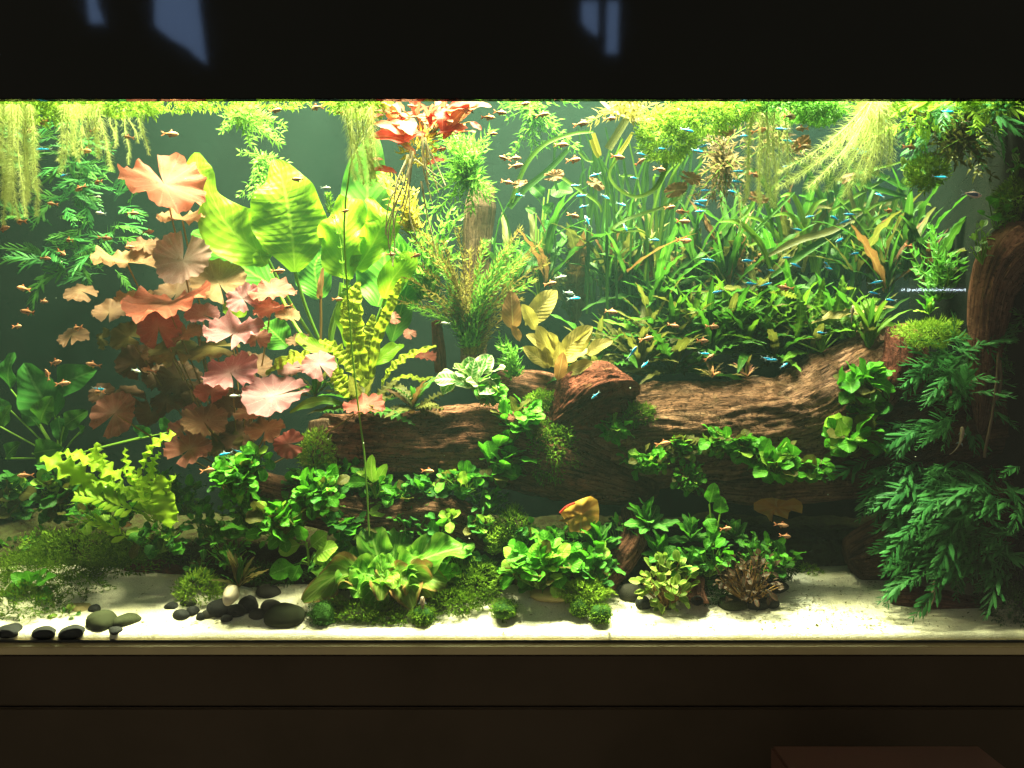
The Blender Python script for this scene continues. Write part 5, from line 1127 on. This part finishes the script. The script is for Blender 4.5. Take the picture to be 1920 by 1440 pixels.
def strands(x0, x1, xt0, xt1, top, bot, y, n):
    S = []
    for i in range(n):
        f = i / max(1, n - 1); a = x0 + (x1 - x0) * f + R.uniform(-6, 6); b = xt0 + (xt1 - xt0) * f + R.uniform(-10, 10); e = bot * R.uniform(.85, 1.0) + top * R.uniform(0, .1)
        yy = y + R.uniform(-.03, .03)
        S.append([(a, top, yy), (a + (b - a) * .35 + R.uniform(-6, 6), top + (e - top) * .4, yy), (a + (b - a) * .75 + R.uniform(-6, 6), top + (e - top) * .75, yy), (b, e, yy)])
    return S
feather('feathery_roots', 'thick cream feathery roots at the far left', 'roots', GR, strands(-20, 60, -20, 68, 195, 405, .06, 16), 16, dens=2.6, hw=.48)
feather('feathery_roots', 'spreading feathery roots second from the left', 'roots', GR, strands(125, 180, 108, 200, 195, 318, .08, 9), 16, dens=2.6, hw=.48)
feather('feathery_roots', 'thin dim feathery roots above the top lotus pad', 'roots', GR, strands(205, 265, 215, 285, 200, 292, .2, 6), 11, dens=1.6, hw=.48)
feather('feathery_roots', 'long feathery root beside the red floating plant', 'roots', GR, strands(645, 700, 668, 712, 200, 345, .08, 8), 18, dens=2.8, hw=.48)
feather('feathery_roots', 'straight hanging feathery roots right of the brown pink stems', 'roots', GR, strands(1410, 1465, 1400, 1470, 210, 385, .10, 9), 18, dens=2.4, hw=.48)
fan = []
for k in range(15):
    t = k / 14; a = math.radians(220 + t * 56 + R.uniform(-3, 3)); ln = R.uniform(.8, 1.0) * (250 - 110 * t); x0, y0 = 1632 + 26 * t, 188; yy = .05 + R.uniform(-.015, .03)
    fan.append([(x0, y0, yy), (x0 + math.cos(a + .16) * ln * .35, y0 - math.sin(a + .16) * ln * .35, yy), (x0 + math.cos(a + .07) * ln * .7, y0 - math.sin(a + .07) * ln * .7, yy), (x0 + math.cos(a) * ln, y0 - math.sin(a) * ln, yy)])
feather('feathery_roots', 'big fan of feathery roots sweeping down leftwards, right', 'roots', GR, fan, 26, dens=1.5, hw=.55)
feather('feathery_roots', 'single short feathery strand ending above the rusty crypt', 'roots', GR, [[(1385, 365, .2), (1388, 400, .2), (1388, 440, .2)]], 12, dens=.9)
# ------------------------------------------------------------------ ferns
GFN = 'ferns'
fern('bright_fern', 'bright lime lobed fern in the lower left', 'fern', GFN, 280, 985, .14, 6, (80, 130), [M_fernb], (100, 260), (10, 70), (40, 30), meshes=L_frondw)
bf = bpy.data.objects['bright_fern']
for q in [(180, 930, 75, 858), (230, 900, 130, 850), (240, 915, 135, 928), (290, 950, 298, 892), (320, 990, 300, 890), (215, 910, 195, 850), (260, 905, 235, 840), (180, 880, 110, 850), (270, 880, 330, 815), (290, 900, 300, 850), (250, 930, 170, 900), (285, 940, 262, 902), (240, 940, 200, 905), (300, 960, 330, 890), (200, 885, 180, 830), (260, 930, 220, 880), (230, 930, 160, 945)]:
    put(R.choice(L_strap), bf, at(q[0], q[1], .11), at(q[2], q[3], .07), (R.uniform(-.3, .3), -.5, .85), 1.35, M_fernb, 'frond')
fern('background_fern', 'dim green fern thicket in the upper left background', 'fern', GFN, 150, 420, .44, 80, (45, 85), [M_fern, M_hyg], (-30, 210), (-40, 40), (90, 95), facing=.8)
fern('background_fern', 'dim fern left of the top lotus pad, near the surface', 'fern', GFN, 110, 280, .42, 26, (60, 100), [M_crypt, M_fern], (-30, 210), (-40, 40), (60, 50), facing=.8)
fern('dark_fern', 'dark green fern cascading beside the right trunk', 'fern', GFN, 1782, 705, .13, 80, (48, 92), [M_fern], (150, 395), (-58, 25), (46, 70), depth=.05)
fern('dark_fern', 'fern fronds draping left over the shaded right log', 'fern', GFN, 1745, 800, .14, 14, (60, 110), [M_fern], (150, 210), (-45, -5), (40, 16), depth=.04)
fern('dark_fern', 'large dark fern over the right corner sand', 'fern', GFN, 1790, 985, .10, 130, (60, 115), [M_fern], (140, 230), (-55, 5), (95, 85), depth=.06)
fern('dark_fern', 'dark fern fronds leaning right in the corner shade', 'fern', GFN, 1850, 960, .09, 46, (55, 100), [M_fern], (200, 400), (-60, 10), (50, 90), depth=.05)
fern('dark_fern', 'upper dark fern fronds under the shaded right log', 'fern', GFN, 1730, 885, .15, 40, (55, 100), [M_fern], (150, 360), (-55, 5), (85, 22), depth=.05)
fern('dark_fern', 'dim fern on the side wall behind the right trunk', 'fern', GFN, 1890, 640, .12, 26, (40, 80), [M_hyg, M_fern], (150, 390), (-50, 30), (40, 60), depth=.03)
stemplant('leafy_stems', 'green stems standing left of the right trunk', 'water plant', None, 1760, 560, .20, [(R.uniform(1700, 1800), R.uniform(410, 520), R.uniform(.16, .24)) for _ in range(10)], 3, 30, 11, 13, M_hyg)
# orange leaves under the logs
M_or = leafmat('orange_leaf', (.62, .27, .06), (.68, .42, .12), vein=(.6, .4, .15), side=6, trans=.6, mott=.9)
def jagged(px, py, y, poly, label, rim=None):
    """curled dead leaf with a torn outline"""
    root = empty('fallen_leaf', at(px, py, y)); tag(root, label, 'leaf', 'orange leaves under the logs')
    c = at(px, py, y); n = len(poly); V = []; F = []; U = []
    for k in range(7):
        f = k / 6
        for (a, b) in poly:
            p = c.lerp(at(a, b, y), f); p.y += .012 * math.sin(f * 3) + .008 * math.sin(a * .2) * f; V.append(p); U.append(((a - px) / 100 + .5, (b - py) / 100 + .5))
    for k in range(6):
        for i in range(n): F.append((k * n + i, k * n + (i + 1) % n, k * n + n + (i + 1) % n, k * n + n + i))
    mb = MB(); mb.add(V, F, U); mb.build('blade', M_or, root)
    if rim:
        mb = MB(); mb.tube(spline([at(a, b, y - .002) for a, b in rim], 10), sz(2.2, y), 5); mb.build('rim', M_red, root)
jagged(1090, 965, .12, [(1050, 962), (1062, 950), (1078, 942), (1095, 933), (1108, 931), (1120, 937), (1123, 955), (1122, 975), (1112, 988), (1096, 999), (1078, 998), (1068, 998), (1066, 988), (1062, 980), (1048, 977), (1058, 973)], 'torn orange leaf with a red rim under the logs\' middle', [(1050, 962), (1062, 950), (1078, 943)])
jagged(1458, 952, .13, [(1414, 944), (1428, 936), (1450, 934), (1472, 938), (1490, 934), (1500, 940), (1504, 948), (1502, 962), (1496, 960), (1490, 954), (1482, 962), (1478, 974), (1462, 968), (1452, 966), (1450, 980), (1442, 976), (1436, 966), (1424, 962), (1414, 956)], 'jagged orange leaf hanging under the smooth branch')
wl = [(1040, 330, 40), (1118, 344, 34), (975, 345, 30), (1295, 335, 40), (1268, 356, 46), (1422, 372, 40), (1590, 332, 30), (1502, 270, 36), (1360, 245, 38)]
wl.sort()
for i, (px, py, L) in enumerate(wl):
    root = empty('drifting_leaf', at(px, py, .16)); tag(root, '%s of the withered brown leaf scraps drifting in the upper right' % ordinal(i, len(wl)), 'leaf', 'withered leaf scraps')
    o = put(L_lot[(1, 3, 5)[i % 3]], root, at(px, py, .16), at(px + L * .45, py + R.uniform(-12, 12), .16), (R.uniform(-.5, .5), -1, R.uniform(-.2, .7)), .62, M_lot['t'], 'blade')

# ------------------------------------------------------------------ debris on the sand
mb = MB()
for i in range(900):
    if i < 450: px = R.gauss(1600, 130); y = R.uniform(.01, .16)
    else: px = R.uniform(250, 1500); y = R.uniform(.006, .16)
    x = (px - 960) / 1000 * (D + y) / D; a = R.uniform(0, 6.28)
    if not (XL + .02 < x < XR - .02): continue
    d = Vector((math.cos(a), math.sin(a), R.uniform(-.05, .15)))
    mb.blade((x, y, sandz(x, y) + .0018), d, (R.uniform(-.3, .3), 0, 1), R.uniform(.004, .013), R.uniform(.0015, .004), .3)
db = mb.build('leaf_litter', M_crypto); db['kind'] = 'stuff'; db['label'] = 'scattered brown plant bits on the sand'

mb = MB()
for i in range(46):
    p = at(R.uniform(20, 1890), R.uniform(220, 1050), R.uniform(.02, .3)); r_ = R.uniform(.0006, .0015)
    mb.tube([p - Vector((r_, 0, 0)), p, p + Vector((r_, 0, R.uniform(-r_, r_)))], [r_ * .3, r_, r_ * .3], 6)
dp = mb.build('drifting_specks', plain('pale_speck', (.6, .6, .45), rough=.6)); dp['kind'] = 'stuff'; dp['label'] = 'tiny pale particles drifting in the water'
# ------------------------------------------------------------------ fish
def fishmesh(name, hgt, wid, prof, mats, paint, tail=.24, fork=.5, dorsal=(.42, .16, .14), anal=(.55, .14, .12), nl=16, nr=12, bend=0.0):
    """body along +X (head at +.5); one continuous mesh with fins; paint(t, ang) -> material slot"""
    V = []; F = []; mi = []
    for i in range(nl + 1):
        t = i / nl; x = .5 - t * (1 - tail)
        h = hgt * np.interp(t, *zip(*prof)); w_ = wid * np.interp(t, *zip(*prof)) * (1.0 if t < .6 else 1 - (t - .6) * 1.2)
        for j in range(nr):
            an = 2 * PI * j / nr; V.append((x, math.cos(an) * w_ / 2, math.sin(an) * h / 2 - .02 * hgt * math.sin(t * PI)))
    for i in range(nl):
        for j in range(nr):
            F.append((i * nr + j, i * nr + (j + 1) % nr, i * nr + nr + (j + 1) % nr, i * nr + nr + j)); mi.append(paint((i + .5) / nl, 2 * PI * (j + .5) / nr))
    F.append(tuple(range(nr - 1, -1, -1))); mi.append(0); F.append(tuple(nl * nr + j for j in range(nr))); mi.append(0)
    def fin(P, m=1, th=.006):
        n0 = len(V); k = len(P)
        for s in (-1, 1):
            for p in P: V.append((p[0], s * th, p[1]))
        F.append(tuple(n0 + i for i in range(k))); F.append(tuple(n0 + k + i for i in range(k - 1, -1, -1))); mi.extend((m, m))
        for i in range(k): F.append((n0 + i, n0 + k + i, n0 + k + (i + 1) % k, n0 + (i + 1) % k)); mi.append(m)
    xb = .5 - (1 - tail) + .02; hb = hgt * prof[-1][1] / 2
    fin([(xb, hb * .8), (xb - tail * .5, hgt * .34), (xb - tail, hgt * .48), (xb - tail * (1 - fork), 0.0), (xb - tail, -hgt * .48), (xb - tail * .5, -hgt * .34), (xb, -hb * .8)])
    t0, ln, hh = dorsal; x0 = .5 - t0 * (1 - tail); zt = hgt * np.interp(t0, *zip(*prof)) / 2 * .9
    fin([(x0, zt), (x0 - ln * .35, zt + hh), (x0 - ln, zt + hh * .35), (x0 - ln * .95, zt * .8)])
    t0, ln, hh = anal; x0 = .5 - t0 * (1 - tail); zt = -hgt * np.interp(t0, *zip(*prof)) / 2 * .9
    fin([(x0, zt), (x0 - ln * .4, zt - hh), (x0 - ln, zt - hh * .25), (x0 - ln * .95, zt * .75)])
    # eyes
    for s in (-1, 1):
        n0 = len(V); ex = .5 - .13 * (1 - tail); ew = wid * np.interp(.13, *zip(*prof)) / 2
        for j in range(8):
            an = 2 * PI * j / 8; V.append((ex + .03 * math.cos(an), s * (ew + .004), hgt * .10 + .03 * math.sin(an)))
        V.append((ex, s * (ew + .016), hgt * .10))
        for j in range(8): F.append((n0 + j, n0 + (j + 1) % 8, n0 + 8)); mi.append(2)
    V = [(x, yv + bend * (x - .1) ** 2, z) for x, yv, z in V]
    return mesh(name, V, F, None, True, mats, mi)
F_or = plain('rasbora_skin', (.72, .24, .09), (.76, .38, .2), rough=.35, scale=3, spec=.2)
F_fin = leafmat('rasbora_fin', (.62, .25, .12), (.68, .32, .18), trans=.6, bump=0)
F_blk = plain('black_mark', (.02, .016, .018), rough=.35)
F_sil = plain('silver_skin', (.36, .42, .42), (.5, .52, .5), rough=.25, scale=3, spec=.3, metal=.2)
F_blu = plain('neon_stripe', (.0, .40, 1.0), (.0, .55, 1.0), rough=.3, scale=3, spec=.2)
F_cfin = leafmat('clear_fin', (.3, .38, .4), (.4, .45, .45), trans=.7, bump=0)
F_pink = plain('pink_skin', (.62, .36, .34), (.68, .5, .46), rough=.3, scale=3, spec=.2)
F_wht = plain('white_skin', (.62, .62, .52), (.7, .68, .6), rough=.3, scale=3, spec=.2)
F_brn = plain('brown_fish_skin', (.20, .13, .08), (.32, .24, .16), rough=.5, scale=60)
rasp = [(0, .12), (.08, .45), (.2, .75), (.38, 1), (.55, .92), (.75, .6), (.9, .32), (1, .24)]
def rpaint(t, an):
    s = math.sin(an); return 2 if .48 < t < .88 and abs(s + .2) < .5 * (1.0 - (t - .48) / .45) else 0
F_or2 = plain('dull_rasbora_skin', (.46, .19, .09), (.56, .3, .18), rough=.35, scale=3, spec=.2)
FM_ras = [fishmesh('rasbora', h_, .15, rasp, [m_, F_fin, F_blk], rpaint, bend=b_) for h_, m_, b_ in ((.31, F_or, .0), (.29, F_or2, .35), (.33, F_or2, -.35), (.30, F_or2, .5), (.31, F_or2, -.2))]
FM_rasp = fishmesh('rasbora', .32, .15, rasp, [F_pink, F_fin, F_blk], lambda t, a: 2 if .5 < t < .9 and abs(math.sin(a) + .1) < .35 else 0)
FM_rasd = fishmesh('rasbora', .36, .16, rasp, [plain('dusky_skin', (.22, .14, .07), (.30, .2, .1), rough=.4, scale=4), F_fin, F_blk], rpaint)
neop = [(0, .2), (.1, .6), (.3, 1), (.55, .9), (.8, .55), (1, .3)]
FM_neo = [fishmesh('neon_tetra', .21, .12, neop, [F_sil, F_cfin, F_blk, F_blu], lambda t, a: 3 if .08 < t < .97 and -.3 < math.sin(a) < .95 else 0, bend=b_) for b_ in (0, .3, -.35)]
FM_wht = fishmesh('pale_fish', .24, .13, neop, [F_wht, F_cfin, F_blk], lambda t, a: 0)
LM = [(305, 345, 'the top orange lotus pad'), (343, 488, 'the pale peach lotus pad'), (312, 570, 'the widest orange lotus pad'), (513, 742, 'the round salmon lotus pad'), (215, 775, 'the tilted brown lotus pad'), (432, 698, 'the pink lotus pad'),
      (40, 300, 'the far left feathery roots'), (150, 265, 'the second feathery roots'), (150, 420, 'the dim left fern'), (60, 760, 'the dim heart leaves'), (190, 905, 'the bright left fern'), (440, 900, 'the shaded anubias'),
      (430, 420, 'the twisted sword leaf'), (545, 410, 'the broadest sword leaf'), (670, 430, 'the curled sword leaf'), (465, 240, 'the pale floating sprigs'), (680, 270, 'the long feathery root'), (800, 235, 'the red floating plant'), (770, 420, 'the hanging pale roots'),
      (895, 420, 'the upright post'), (880, 300, 'the green tuft on the post'), (880, 560, 'the bronze plant'), (1050, 650, 'the tan sword plant'), (1105, 750, 'the rust red stump'), (1080, 520, 'the tall brown crypt'), (1030, 270, 'the arching ribbon leaf'), (1190, 340, 'the looping ribbon leaf'), (1185, 425, 'the folded ribbon leaf'), (1255, 265, 'the bright hanging moss'),
      (1360, 310, 'the brown pink stems'), (1440, 300, 'the straight feathery roots'), (1570, 290, 'the fan of feathery roots'), (1385, 480, 'the rusty crypt'), (1480, 450, 'the olive crypt'), (1735, 322, 'the hovering moss ball'), (1790, 230, 'the top corner ferns'), (1845, 520, 'the right trunk'), (1640, 420, 'the arching serrated leaf'), (1580, 520, 'the upright bright leaves'),
      (1250, 610, 'the green crypts'), (1420, 630, 'the green crypts\' right half'), (1330, 790, 'the furrowed log'), (1620, 720, 'the tall right anubias'), (1460, 955, 'the jagged orange leaf'), (800, 860, 'the dark reddish log'), (1740, 980, 'the large dark fern'), (1340, 980, 'the large rounded leaves')]
fish = []
ras = '176,244 242,257 318,251 159,282 82,228 52,246 184,341 151,352 99,382 39,415 247,400 277,435 246,463 196,446 130,450 84,484 116,474 4,429 515,207 594,201 560,336 645,396 774,199 875,207 914,220 937,211 855,222 922,251 825,280 947,297 950,341 520,508 732,477 777,480 640,212 982,195 1016,215 1089,232 1144,222 1051,271 1157,294 1199,304 1237,317 1422,245 1415,327 1075,404 1280,415 1282,451 1255,389 1281,397 1074,300 965,296 967,311 1625,300 1706,275 1665,395 1706,462 45,541 81,565 54,585 32,612 145,615 102,680 176,684 280,695 90,704 116,719 632,561 801,883 1030,532 1144,584 1262,610 1335,612 1316,639 1212,635 1330,670 1242,832 1475,540 49,891 230,983 389,882 421,911 211,1000 1674,925 1472,1005 1464,984 1360,991 185,735 540,575'
neo = '82,280 120,329 1287,244 1391,255 1317,275 1306,283 1242,279 1205,290 1117,328 1190,334 1080,348 1134,369 1164,383 975,366 1092,367 1095,387 1325,357 1375,360 1312,377 1314,385 1314,396 1172,426 1102,415 1226,450 1324,487 1404,489 1382,321 1385,341 1772,209 1657,226 1467,242 1474,264 1474,312 1615,287 1604,280 1761,332 1650,366 1706,243 1520,406 1567,410 1595,402 1581,417 1492,430 1576,449 1601,476 1477,483 1495,499 1551,496 1552,503 1444,507 184,729 424,851 445,846 1075,560 1347,547 1185,662 1211,682 1117,741 1319,663 1434,534 1436,672 1410,532 1640,530 1640,550 1670,563 1541,624 1445,675 1469,686'
STEEP = {(1185, 662): -55, (1211, 682): -40, (1117, 741): -42, (1172, 426): 70, (1102, 415): 70, (1469, 686): -30, (1134, 369): 28, (1164, 383): 22, (1474, 312): -24, (1317, 275): -20, (90, 704): 70, (1199, 304): -30, (1495, 499): 22, (1551, 496): 28, (1567, 410): 14, (1581, 417): -22, (1650, 366): 35, (1657, 226): 14, (1761, 332): 14, (151, 352): -25, (445, 846): 24, (1330, 670): -30, (116, 474): 30, (1576, 449): -30}
for s in ras.split(): fish.append(('r',) + tuple(map(int, s.split(','))))
for s in neo.split(): fish.append(('n',) + tuple(map(int, s.split(','))))
for p in [(1815, 230), (1875, 230), (1237, 317)][:2]: fish.append(('p',) + p)
for p in [(1717, 237), (1505, 241), (1509, 274), (1480, 218)]: fish.append(('d',) + p)
for p in [(254, 695), (441, 742), (1050, 520), (1065, 549), (836, 606), (610, 352), (182, 369), (190, 400), (1827, 564)]: fish.append(('w',) + p)
NMF = {'r': ('rasbora', 'orange rasbora', FM_ras, 28), 'n': ('neon_tetra', 'blue striped neon tetra', FM_neo, 27), 'p': ('rasbora', 'pale pink rasbora', FM_rasp, 30), 'd': ('rasbora', 'dusky brown rasbora', FM_rasd, 34), 'w': ('pale_fish', 'small whitish fish', FM_wht, 22)}
cells = {}
for f in fish:
    k, px, py = f
    lm = min(LM, key=lambda q: math.hypot(q[0] - px, q[1] - py)); dx, dy = px - lm[0], py - lm[1]
    rel = ('below' if dy > 0 else 'above') if abs(dy) > abs(dx) else ('right of' if dx > 0 else 'left of')
    if abs(dx) < 18 and abs(dy) < 18: rel = 'in front of'
    cells.setdefault((k, rel, lm[2]), []).append(f)
NUMW = {2: 'two', 3: 'three', 4: 'four', 5: 'five', 6: 'six', 7: 'seven', 8: 'eight', 9: 'nine'}
PLW = {'n': 'blue striped neon tetras', 'r': 'orange rasboras', 'p': 'pale pink rasboras', 'd': 'dusky brown rasboras', 'w': 'small whitish fish'}
for (k, rel, lm), L in cells.items():
    L.sort(key=lambda q: q[1])
    for i, (_, px, py) in enumerate(L):
        nm, lb, me, ln = NMF[k]
        lab = '%s swimming %s %s' % (lb, rel, lm) if len(L) == 1 else '%s of %s %s %s %s' % ('left one' if (len(L) == 2 and i == 0) else 'right one' if len(L) == 2 else ordinal(i, len(L)), NUMW.get(len(L), 'many'), PLW[k], rel, lm)
        y = R.uniform(.05, .14)
        if px < 330 and py > 430 and k == 'r': y = R.uniform(.12, .26)
        if k == 'n' and px > 950: y = R.uniform(.05, .16)
        o = link(nm, R.choice(me) if isinstance(me, list) else me); o.location = at(px, py, y)
        ang = STEEP.get((px, py), R.uniform(-14, 14)); flip = R.random() < .5
        if k == 'r' and px > 900: flip = R.random() < .15
        sc_ = sz(ln * R.uniform(.72, 1.2), y)
        o.scale = (sc_, sc_, sc_)
        yaw = (PI if flip else 0) + R.uniform(-.6, .6)
        o.rotation_euler = (Matrix.Rotation(math.radians(ang), 3, 'Y') @ Matrix.Rotation(yaw, 3, 'Z')).to_euler()
        tag(o, lab, 'fish', {'r': 'orange rasboras', 'n': 'neon tetras', 'p': 'orange rasboras', 'd': 'orange rasboras', 'w': 'whitish fish'}[k])
# blue grey fish by the right trunk
o = link('blue_fish', fishmesh('blue_fish', .32, .15, rasp, [F_pink, F_cfin, plain('blue_flank', (.04, .07, .16), rough=.3)], lambda t, a: 2 if .25 < t < .85 and -.6 < math.sin(a) < .6 else 0)); o.location = at(1820, 364, .08); s_ = sz(42, .08); o.scale = (s_, s_, s_); o.rotation_euler = (0, math.radians(8), 0)
tag(o, 'pinkish fish with a dark blue flank above the right trunk', 'fish')
# slender twig catfish: head, tapering body, whip tail and fins
def catfish(pts, r, label, mat=F_brn):
    y = pts[0][2]; root = empty('twig_catfish', at(*pts[0])); tag(root, label, 'fish', 'slender twig catfish')
    mb = MB(); P = spline([at(*p) for p in pts], 26); mb.tube(P, [sz(r * v, y) for v in lerpl([.35, .8, 1, .95, .8, .5, .32, .22, .16, .12, .08], 26)], 10); mb.build('body', mat, root)
    fb = MB()
    for i in (5, 12):
        t = (P[i + 1] - P[i - 1]).normalized(); sd = t.cross(CAMV).normalized()
        for s in (-1, 1): fb.blade(P[i], sd * s + t * .8, CAMV, sz(r * 2.4, y), sz(r * 1.0, y), .1)
    fb.build('fin', F_cfin, root, smooth=False)
    eb = MB(); h = P[2]; t = (P[3] - P[1]).normalized(); sd = t.cross(CAMV).normalized()
    for s in (-1, 1): eb.tube([h + sd * s * sz(r * .6, y) + CAMV * sz(r * .5, y), h + sd * s * sz(r * .8, y) + CAMV * sz(r * .9, y)], [sz(r * .25, y), sz(r * .1, y)], 6)
    eb.build('eye', F_blk, root)
catfish([(1757, 1080, .05), (1752, 1100, .05), (1749, 1125, .05), (1738, 1150, .05), (1730, 1172, .05)], 5, 'slender brown catfish hanging before the large dark fern, tail down')
catfish([(1804, 800, .07), (1804, 812, .07), (1800, 830, .07), (1790, 845, .07), (1780, 853, .07)], 4, 'small slender catfish on the shaded log near the trunk tip')
catfish([(792, 1118, .02), (792, 1128, .02), (793, 1140, .02), (797, 1150, .02), (798, 1156, .02)], 4.5, 'slender catfish resting upright on the mossy stone by the rosette')
catfish([(1599, 574, .18), (1598, 585, .18), (1597, 597, .18), (1596, 606, .18)], 3.2, 'tiny slender catfish on the tan leaf behind the log')
# pale hanging root strip at the right
hr = empty('hanging_root', at(1870, 660, .06)); tag(hr, 'long pale grey root hanging behind the trunk tip, right edge', 'root')
stalk(hr, [(1872, 660, .06), (1868, 720, .06), (1860, 780, .06), (1848, 840, .06), (1846, 858, .06)], 2.6, M_wither, 'strand'); stalk(hr, [(1874, 675, .06), (1876, 720, .06), (1868, 750, .06)], 3.4, M_wither, 'strand')
